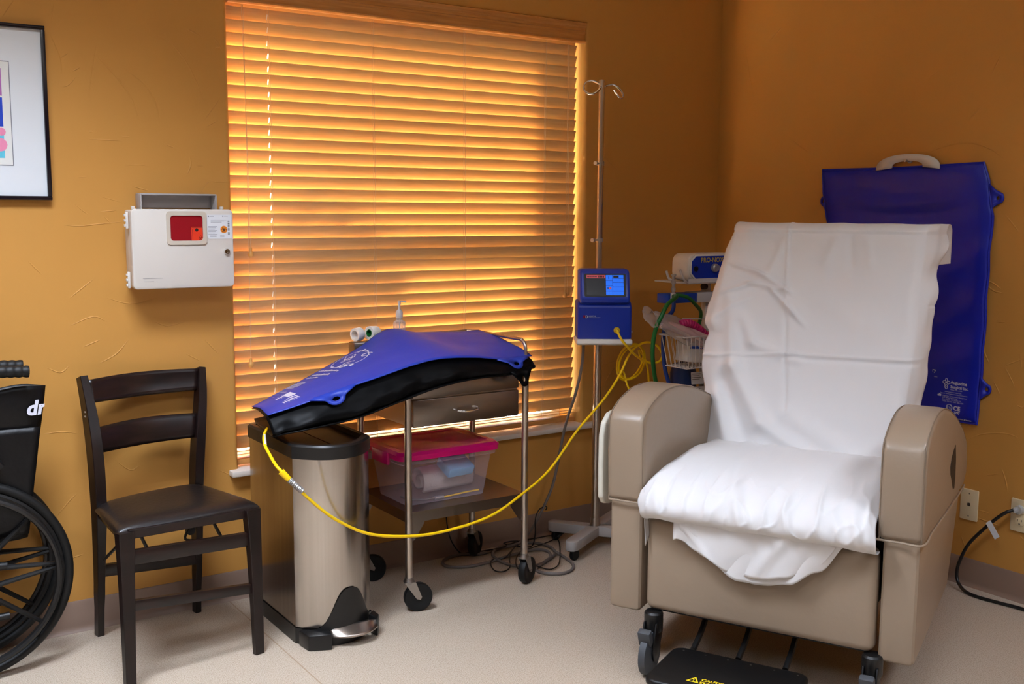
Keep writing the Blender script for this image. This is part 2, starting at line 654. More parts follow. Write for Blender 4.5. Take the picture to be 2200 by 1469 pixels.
b.box(((XF + 0.2) / 2, 0.1, WB / 2), (0.2 - XF, 0.2, WB))


def stroke(b, pts, w, h, nrm):
    """a low trowel ridge in the plaster"""
    P = catmull([V(p) for p in pts], 8)
    N = len(P)
    w, h = w * 0.8, h * 0.5
    nrm = V(nrm)
    rows = []
    for i, p in enumerate(P):
        t = (P[min(i + 1, N - 1)] - P[max(i - 1, 0)]).normalized()
        sd_ = t.cross(nrm)
        k = math.sin(PI * min(max(i / (N - 1), 0.02), 0.98)) ** 0.6
        rows.append([b.bm.verts.new(p + sd_ * (x * w * k) + nrm * (y * h * k + 0.0002)) for x, y in ((-1, -0.3), (-0.35, 0.8), (0.2, 1), (1, -0.3))])
    for A, C in zip(rows, rows[1:]):
        for k in range(3):
            b.bm.faces.new((A[k], A[k + 1], C[k + 1], C[k]))


def WP(pts):
    return [(x, 0, z) for x, z in pts]


STROKES_BACK = [([(-2.689, 1.83), (-2.654, 1.793), (-2.623, 1.76), (-2.587, 1.705), (-2.565, 1.634)], 0.004, 0.002), ([(-2.687, 1.83), (-2.638, 1.78), (-2.608, 1.733)], 0.0025, 0.0015), ([(-2.605, 1.794), (-2.558, 1.762), (-2.526, 1.725), (-2.508, 1.684), (-2.501, 1.629)], 0.003, 0.002), ([(-2.508, 1.912), (-2.458, 1.889), (-2.409, 1.831), (-2.376, 1.766), (-2.355, 1.705)], 0.003, 0.0015), ([(-2.403, 1.936), (-2.38, 1.927), (-2.357, 1.916)], 0.004, 0.003), ([(-2.324, 1.923), (-2.304, 1.903), (-2.284, 1.87)], 0.004, 0.002), ([(-2.314, 1.882), (-2.302, 1.889), (-2.293, 1.887)], 0.004, 0.002), ([(-2.353, 1.651), (-2.325, 1.689), (-2.297, 1.727)], 0.002, 0.002), ([(-2.351, 1.626), (-2.312, 1.65)], 0.002, 0.002), ([(-2.718, 1.572), (-2.668, 1.572), (-2.619, 1.571)], 0.003, 0.002), ([(-2.624, 1.585), (-2.594, 1.585)], 0.003, 0.002), ([(-2.72, 1.596), (-2.707, 1.596)], 0.003, 0.002), ([(-2.805, 1.307), (-2.758, 1.304), (-2.7, 1.31), (-2.629, 1.317)], 0.003, 0.002), ([(-2.683, 1.333), (-2.667, 1.314)], 0.003, 0.002), ([(-2.592, 1.429), (-2.542, 1.416)], 0.003, 0.002), ([(-2.407, 1.531), (-2.405, 1.502), (-2.418, 1.47)], 0.004, 0.0025), ([(-2.481, 1.565), (-2.455, 1.555)], 0.003, 0.002), ([(-2.617, 1.493), (-2.578, 1.498), (-2.54, 1.495)], 0.002, 0.001), ([(-2.384, 1.501), (-2.361, 1.501)], 0.003, 0.002), ([(-2.82, 1.882), (-2.807, 1.852), (-2.793, 1.811), (-2.79, 1.764)], 0.002, 0.0012), ([(-2.793, 1.811), (-2.77, 1.829)], 0.002, 0.0015), ([(-2.759, 1.776), (-2.738, 1.789)], 0.003, 0.002), ([(-2.794, 1.726), (-2.774, 1.733), (-2.749, 1.761)], 0.002, 0.0015), ([(-2.771, 1.372), (-2.746, 1.35), (-2.731, 1.339)], 0.002, 0.001), ([(-2.757, 1.454), (-2.731, 1.455)], 0.002, 0.0015), ([(-2.378, 1.407), (-2.348, 1.447), (-2.315, 1.448), (-2.272, 1.45)], 0.0015, 0.0012), ([(-2.951, 1.915), (-2.93, 1.948), (-2.914, 1.97)], 0.002, 0.0012), ([(-2.685, 1.868), (-2.692, 1.835), (-2.705, 1.77), (-2.716, 1.694)], 0.0015, 0.001), ([(-2.627, 1.378), (-2.696, 1.397)], 0.0015, 0.001), ([(-2.806, 1.972), (-2.814, 1.919)], 0.0015, 0.001), ([(-2.891, 0.658), (-2.843, 0.659), (-2.795, 0.65)], 0.003, 0.0018), ([(-2.543, 0.994), (-2.498, 0.976), (-2.437, 0.988)], 0.003, 0.0018), ([(-2.716, 0.868), (-2.664, 0.895), (-2.626, 0.937)], 0.003, 0.0018), ([(-2.763, 0.924), (-2.713, 0.943)], 0.003, 0.0018), ([(-2.875, 0.866), (-2.835, 0.848), (-2.807, 0.868)], 0.003, 0.0018), ([(-2.913, 1.199), (-2.875, 1.155)], 0.003, 0.0018), ([(-2.686, 1.076), (-2.615, 1.055), (-2.525, 1.069)], 0.003, 0.0018), ([(-2.798, 1.08), (-2.726, 1.136)], 0.003, 0.0018), ([(-2.801, 0.993), (-2.731, 1.018), (-2.689, 1.001)], 0.003, 0.0018), ([(-2.44, 0.879), (-2.394, 0.852)], 0.003, 0.0018), ([(-2.696, 1.348), (-2.646, 1.353)], 0.003, 0.0018), ([(-2.869, 0.388), (-2.825, 0.435), (-2.804, 0.454)], 0.003, 0.0018), ([(-2.834, 0.244), (-2.791, 0.252)], 0.003, 0.0018), ([(-0.667, 0.702), (-0.602, 0.712), (-0.537, 0.707)], 0.003, 0.0018), ([(-0.64, 0.629), (-0.594, 0.686)], 0.003, 0.0018), ([(-0.859, 0.208), (-0.821, 0.161)], 0.003, 0.0018), ([(-1.346, 0.334), (-1.236, 0.28)], 0.003, 0.0018), ([(-1.454, 0.198), (-1.368, 0.147)], 0.003, 0.0018), ([(-2.332, 0.235), (-2.266, 0.207)], 0.003, 0.0018), ([(-2.341, 0.468), (-2.26, 0.424)], 0.003, 0.0018), ([(-0.635, 0.403), (-0.61, 0.463)], 0.003, 0.0018), ([(-0.567, 0.867), (-0.462, 0.903)], 0.003, 0.0018), ([(-0.303, 1.91), (-0.219, 1.876)], 0.003, 0.0018), ([(-0.659, 1.58), (-0.582, 1.524)], 0.003, 0.0018), ([(-2.376, 0.922), (-2.33, 0.871)], 0.003, 0.0018), ([(-2.678, 0.544), (-2.635, 0.508), (-2.605, 0.519)], 0.003, 0.0018), ([(-2.632, 0.585), (-2.557, 0.599)], 0.003, 0.0018)]
STROKES_RIGHT = [([(-1.062, 1.578), (-1.166, 1.604), (-1.258, 1.606), (-1.331, 1.58), (-1.385, 1.541)], 0.004, 0.0022), ([(-1.328, 1.125), (-1.361, 1.117), (-1.397, 1.096)], 0.004, 0.0022), ([(-1.34, 1.109), (-1.372, 1.087), (-1.407, 1.081)], 0.004, 0.0022), ([(-1.338, 0.926), (-1.35, 0.868), (-1.371, 0.829)], 0.004, 0.0022), ([(-1.432, 0.828), (-1.498, 0.861)], 0.004, 0.0022), ([(-1.433, 0.82), (-1.471, 0.759)], 0.004, 0.0022), ([(-1.484, 0.875), (-1.492, 0.827)], 0.004, 0.0022), ([(-1.484, 0.695), (-1.501, 0.689), (-1.51, 0.696)], 0.004, 0.0022), ([(-1.29, 0.526), (-1.343, 0.562), (-1.413, 0.583), (-1.466, 0.587), (-1.5, 0.579)], 0.004, 0.0022), ([(-1.442, 0.462), (-1.459, 0.423), (-1.47, 0.383)], 0.004, 0.0022), ([(-1.388, 0.425), (-1.432, 0.438)], 0.004, 0.0022), ([(-1.362, 0.26), (-1.39, 0.257), (-1.453, 0.252)], 0.004, 0.0022), ([(-1.36, 0.289), (-1.406, 0.288)], 0.004, 0.0022), ([(-1.302, 0.178), (-1.324, 0.131)], 0.004, 0.0022), ([(-1.387, 0.98), (-1.422, 0.98)], 0.004, 0.0022), ([(-1.523, 0.236), (-1.541, 0.224)], 0.004, 0.0022), ([(-0.141, 2.078), (-0.207, 1.833)], 0.004, 0.0022), ([(-1.055, 1.849), (-1.111, 1.877)], 0.004, 0.0022), ([(-1.314, 1.84), (-1.344, 1.9)], 0.004, 0.0022), ([(-1.235, 1.685), (-1.286, 1.73)], 0.004, 0.0022), ([(-0.423, 1.662), (-0.525, 1.6)], 0.004, 0.0022), ([(-0.275, 2.081), (-0.35, 2.129)], 0.004, 0.0022), ([(-1.397, 1.356), (-1.453, 1.293)], 0.004, 0.0022), ([(-1.393, 0.765), (-1.422, 0.719)], 0.004, 0.0022)]
for (pts, w, h) in STROKES_BACK:
    stroke(b, WP(pts), w, h, (0, -1, 0))
struct(b.make('wall_back', MT['wall'], ang=0.5))
b = B()
b.box((0.1, YF / 2 + 0.1, CEIL / 2), (0.2, -YF + 0.2, CEIL))
for (pts, w, h) in STROKES_RIGHT:
    stroke(b, [(0, y, z) for y, z in pts], w, h, (-1, 0, 0))
struct(b.make('wall_right', MT['wall'], ang=0.5))
struct(B().box((XF - 0.1, YF / 2, CEIL / 2), (0.2, -YF + 0.4, CEIL)).make('wall_left', MT['wall'], smooth=False))
struct(B().box((XF / 2, YF - 0.1, CEIL / 2), (-XF + 0.2, 0.2, CEIL)).make('wall_front', MT['wall'], smooth=False))
bprof = [(0, 0), (0.016, 0), (0.013, 0.004), (0.008, 0.010), (0.0055, 0.02), (0.005, 0.097), (0.003, 0.1016), (0, 0.1016)]
struct(B().prism([(-d, z) for d, z in bprof], XF, 0.0, Matrix(((0, 0, 1, 0), (1, 0, 0, 0), (0, 1, 0, 0), (0, 0, 0, 1)))).make('baseboard_back', MT['base'], ang=0.5))
struct(B().prism([(-d, z) for d, z in bprof], YF, 0.0, Matrix(((1, 0, 0, 0), (0, 0, 1, 0), (0, 1, 0, 0), (0, 0, 0, 1)))).make('baseboard_right', MT['base'], ang=0.5))
struct(B().box((-1.5025, 0.045, 0.4525), (1.605, 0.16, 0.021), bev=0.005).make('trim_1', MT['sill'], smooth=True))
# window
wroot = struct(B().box(((WL + WR) / 2, 0.175, WB + 0.02), (WR - WL, 0.05, 0.04), bev=0.003)
               .box(((WL + WR) / 2, 0.175, WT - 0.02), (WR - WL, 0.05, 0.04), bev=0.003)
               .box((WL + 0.02, 0.175, (WB + WT) / 2), (0.04, 0.05, WT - WB - 0.08), bev=0.003)
               .box((WR - 0.02, 0.175, (WB + WT) / 2), (0.04, 0.05, WT - WB - 0.08), bev=0.003).make('window_1', MT['frame_white'], ang=0.5))
B().box(((WL + WR) / 2, 0.172, 1.30), (WR - WL - 0.08, 0.04, 0.045), bev=0.003).make('meeting_rail', MT['frame_white'], wroot, ang=0.5)
B().box(((WL + WR) / 2, 0.185, 0.885), (WR - WL - 0.08, 0.004, 0.785)).make('pane', MT['glass'], wroot, smooth=False)
B().box(((WL + WR) / 2, 0.185, 1.70), (WR - WL - 0.08, 0.004, 0.755)).make('pane', MT['glass'], wroot, smooth=False)
struct(B().box((-1.5, 6.25, -0.12), (22, 12.1, 0.1)).make('ground', MT['ext'], smooth=False))

shr = thing('shrub', (-1.2, 1.0, -0.07), 'leafy green shrub outside the window behind the blind, with an added leaf band stopping low sun', 'shrub')
b = B()
rs = random.Random(3)
for (c, rad, cnt) in ((V((-1.22, 0.72, 1.62)), V((0.36, 0.16, 0.48)), 1400), (V((-1.15, 1.0, 0.75)), V((0.55, 0.3, 0.6)), 380), (V((-0.05, 0.75, 2.05)), V((0.14, 0.2, 0.40)), 160), (V((-1.05, 0.52, 1.00)), V((1.05, 0.09, 0.13)), 1500)):  # last leaf band is added, unseen, to stop sun leaking onto the floor
    for _k in range(cnt):
        d = V((rs.gauss(0, 1), rs.gauss(0, 1), rs.gauss(0, 1))).normalized() * rs.random() ** 0.4
        p = c + V((d.x * rad.x, d.y * rad.y, d.z * rad.z))
        t1 = V((rs.gauss(0, 1), rs.gauss(0, 1), rs.gauss(0, 1))).normalized()
        t2 = t1.orthogonal().normalized()
        L, w_ = rs.uniform(0.05, 0.085), rs.uniform(0.02, 0.03)
        b.quad(p - t1 * L / 2, p + t2 * w_, p + t1 * L / 2, p - t2 * w_)
b.make('foliage', MT['leaf'], shr, smooth=False)
b = B()
for (x, y, z) in ((-1.22, 0.72, 1.9), (-1.0, 0.95, 1.3), (-1.4, 0.9, 1.4), (-0.05, 0.75, 2.3)):
    b.tube([(-0.9, 1.0, -0.07), (-0.9 + (x + 0.9) * 0.4, 1.0, 0.5), (x, y, z)], lambda q: 0.022 - 0.014 * q, 8, n=4)
b.make('stem', MT['espresso'], shr)

# ================================================================== BLIND
blind = thing('window_blind', (-1.52, 0.045, 0.47), 'wide honey-coloured wooden slat blind, closed, lit from behind in the window recess', 'blind')
TILT = math.radians(19)
SLW = 0.0508
ux = V((0, -math.sin(TILT), math.cos(TILT)))      # across the slat: bottom (outside) to top (room)
un = V((0, -math.cos(TILT), -math.sin(TILT)))
x0, x1 = WL + 0.0015, WR - 0.016
holes = [-2.114, -1.718, -1.330, -0.946]


def slat(b, z, y=0.046, uxx=ux, unn=un, hole=True):
    c = V((0, y, z))
    jit = random.uniform(-0.0012, 0.0012)

    def piece(xa, xb, s0, s1):
        M = Matrix((V((1, 0, 0)), uxx, unn)).transposed().to_4x4()
        M.translation = c + V(((xa + xb) / 2 + jit, 0, 0)) + uxx * ((s0 + s1) / 2)
        b.box((0, 0, 0), (xb - xa, s1 - s0, 0.0028), M=M)
    hw = 0.0022
    xs = [x0]
    for h in (holes[:1] if hole else []):
        xs += [h - hw, h + hw]
    xs.append(x1)
    for k in range(0, len(xs), 2):
        piece(xs[k], xs[k + 1], -SLW / 2, SLW / 2)
    for h in (holes[:1] if hole else []):
        piece(h - hw, h + hw, -SLW / 2, -0.009)
        piece(h - hw, h + hw, 0.010, SLW / 2)


b = B()
zt = 1.990 + 0.086
k = 0
while zt - 0.043 * k > 0.55:
    slat(b, zt - 0.043 * k - SLW / 2 * math.cos(TILT))
    k += 1
n_wood = len(b.bm.faces)
for q in range(k):     # the cord that shows in each slat's slot
    Mc = Matrix((V((1, 0, 0)), ux, un)).transposed().to_4x4()
    Mc.translation = V((holes[0], 0.046, zt - 0.043 * q - SLW / 2 * math.cos(TILT)))
    b.box((0, 0.0005, 0), (0.0044, 0.019, 0.002), M=Mc)
so = b.make('slats', MT['slat'], blind, smooth=False)
so.data.materials.append(MT['cordlit'])
for pg in so.data.polygons:
    if pg.index >= n_wood:
        pg.material_index = 1
flat = math.radians(78)
b = B()
for q, zz in enumerate((0.514, 0.503)):
    slat(b, zz, 0.046, V((0, -math.sin(flat), math.cos(flat))), V((0, -math.cos(flat), -math.sin(flat))))
b.make('gathered_slats', MT['slat'], blind, smooth=False)
B().box(((x0 + x1) / 2, 0.046, 0.4805), (x1 - x0, 0.050, 0.019), bev=0.003).make('bottom_rail', MT['val'], blind)
B().box(((WL + WR) / 2, 0.077, 2.0925), (WR - WL - 0.004, 0.050, 0.058)).make('headrail', MT['val'], blind, smooth=False)
vp = [(0.0, 0.0), (-0.014, 0.0), (-0.018, 0.005), (-0.017, 0.010), (-0.011, 0.013), (-0.008, 0.024), (-0.009, 0.036), (-0.013, 0.040), (-0.013, 0.046), (-0.009, 0.049), (-0.011, 0.058), (-0.019, 0.064), (-0.023, 0.072), (-0.021, 0.079), (0.0, 0.080)]
B().prism(vp, WL + 0.002, WR - 0.004, Matrix(((0, 0, 1, 0), (1, 0, 0, 0.010), (0, 1, 0, 2.038), (0, 0, 0, 1)))).make('valance', MT['val'], blind, ang=0.4)
for h in holes:
    yk = 0.046 - SLW / 2 * math.sin(TILT) - 0.003
    b = B().tube([(h + 0.003, yk, 2.04), (h + 0.003, yk - 0.002, 1.2), (h + 0.003, yk, 0.50)], 0.0009, 5)
    b.tube([(h - 0.004, yk, 2.04), (h - 0.004, yk - 0.001, 1.2), (h - 0.004, yk, 0.50)], 0.0007, 5)
    b.make('ladder_cord', MT['cord'], blind)
tprof = [(0.0, 0.0), (0.008, 0.001), (0.0105, 0.008), (0.0085, 0.016), (0.005, 0.022), (0.0055, 0.028), (0.003, 0.034), (0.0, 0.035)]
for (xa, ya, za, xb, zb) in ((-2.212, 0.022, 2.04, -2.200, 1.195), (-2.207, 0.020, 2.04, -2.210, 0.812), (-0.845, 0.020, 2.03, -0.848, 1.000), (-0.838, 0.021, 2.03, -0.834, 1.008)):
    c = B().tube([(xa, ya, za), ((xa + xb) / 2 + 0.002, ya - 0.001, (za + zb) / 2), (xb, ya - 0.001, zb + 0.03)], 0.0010, 5, n=6).make('pull_cord', MT['cord'], blind)
    B().lathe(tprof, Matrix.Translation((xb, ya - 0.001, zb)), 14).make('tassel', MT['knob'], c)

# ================================================================== PICTURE
pic = thing('framed_picture', (-3.2, -0.012, 1.383), 'black-framed picture with wide white mat and coloured panels on the wall above the wheelchair', 'picture')
px0, px1, pz0, pz1 = -3.62, -2.838, 1.383, 1.900
b = B()
for c, d in ((((px0 + px1) / 2, -0.012, pz1 - 0.006), (px1 - px0, 0.022, 0.012)), (((px0 + px1) / 2, -0.012, pz0 + 0.006), (px1 - px0, 0.022, 0.012)),
             ((px0 + 0.006, -0.012, (pz0 + pz1) / 2), (0.012, 0.022, pz1 - pz0 - 0.024)), ((px1 - 0.006, -0.012, (pz0 + pz1) / 2), (0.012, 0.022, pz1 - pz0 - 0.024))):
    b.box(c, d, bev=0.002)
b.make('frame', MT['pframe'], pic, ang=0.5)
B().box(((px0 + px1) / 2, -0.009, (pz0 + pz1) / 2), (px1 - px0 - 0.02, 0.006, pz1 - pz0 - 0.02)).make('mat_board', MT['matw'], pic, smooth=False)
B().box((-3.229, -0.0123, 1.637), (0.578, 0.0006, 0.306)).make('inner_rule', MT['inkgrey'], pic, smooth=False)
B().box((-3.229, -0.0127, 1.637), (0.573, 0.0006, 0.301)).make('print_sheet', MT['matw2'], pic, smooth=False)
for k, xx in enumerate((-2.9635, -3.1, -3.2365, -3.373)):
    for j, (za, zb) in enumerate(((1.688, 1.768), (1.598, 1.683), (1.506, 1.593))):
        B().box((xx - 0.065, -0.0131, (za + zb) / 2), (0.13, 0.0005, zb - za)).make('print_panel', MT[('artp', 'artb', 'artt')[(j + k) % 3]], pic, smooth=False)
b = B()
for (xx, zz, rr) in ((-2.970, 1.583, 0.012), (-2.975, 1.545, 0.02), (-3.0, 1.56, 0.014)):
    b.lathe([(rr, 0), (0, 0.0001)], zto((xx, -0.0135, zz), (0, -1, 0)), 12)
b.make('print_spots', MT['artk'], pic)

# ================================================================== SHARPS CABINET
sh = thing('sharps_cabinet', (-2.465, 0, 1.108), 'white wall-mounted sharps disposal cabinet with red window left of the blind', 'cabinet')
B().box((-2.4655, -0.042, 1.232), (0.316, 0.084, 0.246), bev=0.008, seg=3).make('body', MT['cab'], sh)
B().prism(rrect(0.326, 0.252, 0.014), 0, 0.022, XZ(-2.4665, -0.083, 1.232), bev=0.006).make('door', MT['cab'], sh, ang=0.6)
sdoor = [o for o in sh.children if o.name.startswith('door')][0]
wx, wz = -2.4575, 1.298
b = B()
outer = rrect(0.128, 0.106, 0.012)
inner = rrect(0.104, 0.080, 0.010)
M = XZ(wx, -0.105, wz)
lo = [b.bm.verts.new(M @ V((x, y, -0.001))) for x, y in outer]
hi = [b.bm.verts.new(M @ V((x, y, 0.004))) for x, y in outer]
ih = [b.bm.verts.new(M @ V((x, y, 0.004))) for x, y in inner]
il = [b.bm.verts.new(M @ V((x, y, -0.0005))) for x, y in inner]
for P, Q in ((lo, hi), (hi, ih), (ih, il)):
    for k in range(len(P)):
        b.bm.faces.new((P[k], P[(k + 1) % len(P)], Q[(k + 1) % len(P)], Q[k]))
b.make('window_bezel', MT['bez'], sdoor, ang=0.5)
B().prism(rrect(0.106, 0.082, 0.010), 0, 0.0006, XZ(wx, -0.1052, wz)).make('red_window', MT['red'], sdoor, smooth=False)
b = B().prism(rrect(0.036, 0.044, 0.002, 2), 0, 0.0004, XZ(wx + 0.033, -0.1059, wz - 0.018))
b.make('orange_sticker', MT['red2'], sdoor, smooth=False)
b = B().lathe([(0.0055, 0), (0, 0.0002)], zto((wx + 0.032, -0.1063, wz - 0.006), (0, -1, 0)), 14)
b.quad(*[(wx + x, -0.1064, wz + z) for x, z in ((0.016, 0.002), (0.050, 0.002), (0.050, 0.0008), (0.016, 0.0008))])
b.quad(*[(wx + x, -0.1064, wz + z) for x, z in ((0.018, -0.004), (0.0195, -0.004), (0.0195, -0.039), (0.018, -0.039))])
for a in (90, 210, 330):
    b.lathe([(0.004, 0), (0.0025, 0), ], zto((wx + 0.045 + 0.0035 * math.cos(math.radians(a)), -0.1064, wz - 0.032 + 0.0035 * math.sin(math.radians(a))), (0, -1, 0)), 10)
b.make('sticker_print', MT['ink'], sdoor, smooth=False)
lx0, lx1, lz0, lz1 = -2.391, -2.310, 1.263, 1.341
lab = B().prism([(lx0, lz0 + 0.008), (lx0 + 0.006, lz0), (lx1, lz0), (lx1, lz1), (lx0, lz1)], 0, 0.0005, XZ(0, -0.1052, 0)).make('label', MT['paper'], sdoor, smooth=False)
b = B()
TY = -0.1059


def bar(b, x, z, w, h, y=TY):
    b.quad((x, y, z), (x + w, y, z), (x + w, y, z + h), (x, y, z + h))


for k in range(7):
    bar(b, lx0 + 0.003, 1.302 - k * 0.0042, 0.030 - (k % 3) * 0.004, 0.0011)
for k in range(3):
    bar(b, lx0 + 0.012, 1.323 - k * 0.0035, 0.052 - k * 0.008, 0.0012)
bar(b, lx0 + 0.003, 1.334, 0.004, 0.004)
bar(b, lx0 + 0.009, 1.3353, 0.014, 0.0015)
bar(b, lx0 + 0.050, 1.335, 0.004, 0.003)
bar(b, lx0 + 0.056, 1.3358, 0.013, 0.0012)
for k in range(3):
    bar(b, lx0 + 0.008, 1.269 + k * 0.003, 0.022, 0.0008)
    bar(b, lx0 + 0.042, 1.2685 + k * 0.0028, 0.014, 0.0008)
b.make('label_text', MT['inkgrey'], lab if False else sdoor, smooth=False)
b = B()
for k in range(16):
    if k % 5 != 3:
        bar(b, lx1 - 0.013, 1.277 + k * 0.0028, 0.006, 0.0014 if k % 3 else 0.0019)
cx, cz = -2.336, 1.293
for a in (90, 210, 330):
    ca, sa = math.cos(math.radians(a)), math.sin(math.radians(a))
    pts = [(cx + 0.0042 * ca + 0.0042 * math.cos(t), TY - 0.0004, cz + 0.0042 * sa + 0.0042 * math.sin(t)) for t in [math.radians(a + 50 + q * 26) for q in range(-1, 11)]]
    b.tube(pts, 0.0008, 5)
b.tube([(cx + 0.0034 * math.cos(t), TY - 0.0004, cz + 0.0034 * math.sin(t)) for t in [k * PI / 8 for k in range(16)]], 0.0005, 5, closed=True)
b.make('hazard_symbol', MT['ink'], sdoor)
B().lathe([(0.0118, 0), (0, 0.0001)], zto((cx, TY + 0.0002, cz), (0, -1, 0)), 24).make('hazard_disc', MT['orange'], sdoor)
lk = B().lathe([(0.010, 0), (0.0098, 0.005), (0.008, 0.008), (0.0035, 0.008), (0.0032, 0.004), (0, 0.004)], zto((-2.3285, -0.105, 1.2215), (0, -1, 0)), 24).make('lock', MT['chrome'], sdoor)
for zz in (1.322, 1.135):
    b = B()
    b.box((-2.632, -0.062, zz), (0.008, 0.014, 0.052), bev=0.002)
    for q in range(3):
        b.box((-2.637, -0.062, zz - 0.016 + q * 0.016), (0.006, 0.010, 0.008), bev=0.001)
    b.make('hinge', MT['white'], sh)
b = B()
for q in range(4):
    b.box((-2.6235, -0.035, 1.305 + q * 0.010), (0.002, 0.022, 0.006))
b.make('vent_slots', MT['ivory_dark'], sh, smooth=False)
b = B()
b.box((-2.4655, -0.012, 1.385), (0.236, 0.006, 0.046))
b.box((-2.4655, -0.037, 1.4045), (0.244, 0.056, 0.005), bev=0.001)
b.box((-2.586, -0.037, 1.380), (0.005, 0.056, 0.046), bev=0.001)
b.box((-2.345, -0.037, 1.380), (0.005, 0.056, 0.046), bev=0.001)
b.make('drop_chute', MT['cab_in'], sh, ang=0.4)
for xx in (-2.62, -2.338):
    B().box((xx, -0.094, 1.361), (0.010, 0.012, 0.012), bev=0.002).make('latch_post', MT['cab'], sh)
b = B()
bar(b, -2.60, 1.140, 0.062, 0.0012, -0.1055)
bar(b, -2.596, 1.130, 0.03, 0.0008, -0.1055)
b.make('moulded_line', MT['cab_in'], sdoor, smooth=False)

# ================================================================== WHEELCHAIR (folded)
wc = thing('wheelchair', (-3.14, -0.15, 0.0), 'folded black wheelchair against the wall at the left picture edge', 'wheelchair')


def wc_wheel(cx, cy, R, side):
    root = None
    y = cy
    pts = [(cx + R * 0.955 * math.cos(t), y, R + R * 0.955 * math.sin(t)) for t in [k * 2 * PI / 72 for k in range(72)]]
    root = B().tube(pts, R * 0.047, 12, closed=True).make('wheel', MT['rubber'], wc)
    b = B().tube([(cx + R * 0.885 * math.cos(t), y, R + R * 0.885 * math.sin(t)) for t in [k * 2 * PI / 72 for k in range(72)]], R * 0.035, 8, closed=True)
    for k in range(9):
        a = math.radians(40 * k + 2)
        for d in ((-0.13, 0.13) if k == 0 else (0.0,)):
            p0 = V((cx + 0.045 * math.cos(a + d * 6), y, R + 0.045 * math.sin(a + d * 6)))
            p1 = V((cx + R * 0.88 * math.cos(a + d * 0.12), y, R + R * 0.88 * math.sin(a + d * 0.12)))
            b.cyl(p0, p1, 0.009, 0.0065, 8)
    b.cyl((cx, y - 0.03, R), (cx, y + 0.03, R), 0.03, 0.03, 16)
    b.cyl((cx, y - 0.03, R), (cx, y + 0.03, R), 0.055, 0.05, 16)
    b.make('rim', MT['blackm'], root)
    yh = y + side * 0.032
    hp = [(cx + R * 0.845 * math.cos(t), yh, R + R * 0.845 * math.sin(t)) for t in [k * 2 * PI / 72 for k in range(72)]]
    b = B().tube(hp, 0.0095, 8, closed=True)
    for k in range(8):
        a = k * PI / 4 + math.radians(2)
        b.cyl((cx + R * 0.86 * math.cos(a), y, R + R * 0.86 * math.sin(a)), (cx + R * 0.845 * math.cos(a), yh, R + R * 0.845 * math.sin(a)), 0.006, 0.006, 6)
    b.make('hand_rim', MT['black'], root)


wc_wheel(-3.163, -0.225, 0.296, -1)
wc_wheel(-3.160, -0.062, 0.296, 0.4)
# folded upholstery
b = B()
for yy, sg in ((-0.205, -1), (-0.165, 1)):
    def up_fn(u, v, yy=yy, sg=sg):
        z = 0.392 + v * 0.452
        xr = -2.984 + v * 0.069
        xl = -3.52
        x = xl + (xr - xl) * u
        w = 0.006 * math.sin(u * 9 + v * 3) + 0.004 * math.sin(v * 16 + u * 4)
        close = max(0.0, (u - 0.90) / 0.10) ** 2 * 0.020
        zz = z + (0.004 * math.sin(u * 23) if v > 0.9 else 0) - 0.012 * (1 - u) * (1 if v > 0.98 else 0)
        return V((x, yy + w * (1 - u * 0.4) - sg * close, zz))
    b.grid(up_fn, 40, 30)
uph = b.make('back_upholstery', MT['vinylblk'], wc, thick=0.006, off=0)
b = B()
pk = lambda u, v: V((-3.52 + (-2.957 + v * 0.036 * 1.2 + 3.52 - 0.026) * u, -0.2165 + 0.0045 * math.sin(u * 9 + v * 2) * (1 - u * .4), 0.41 + v * 0.315))
b.grid(pk, 30, 16)
b.make('back_pocket', MT['vinylblk'], uph, thick=0.003, off=0)
b = B()
MW = frame((-2.976, -0.2215, 0.762), (1, 0.05, 0.03), (0.02, 0, 1))
add_text(b, 'dr', 0.058, planef(MW), bold=0.0022, shear=0.18)
for f_ in [v for v in b.bm.verts]:
    f_.co.y = min(f_.co.y, -0.2195)
    f_.co.x = min(f_.co.x, -2.984 + (f_.co.z - 0.392) / 0.452 * 0.069 - 0.001)
b.make('lettering', MT['print_'], uph, smooth=False)
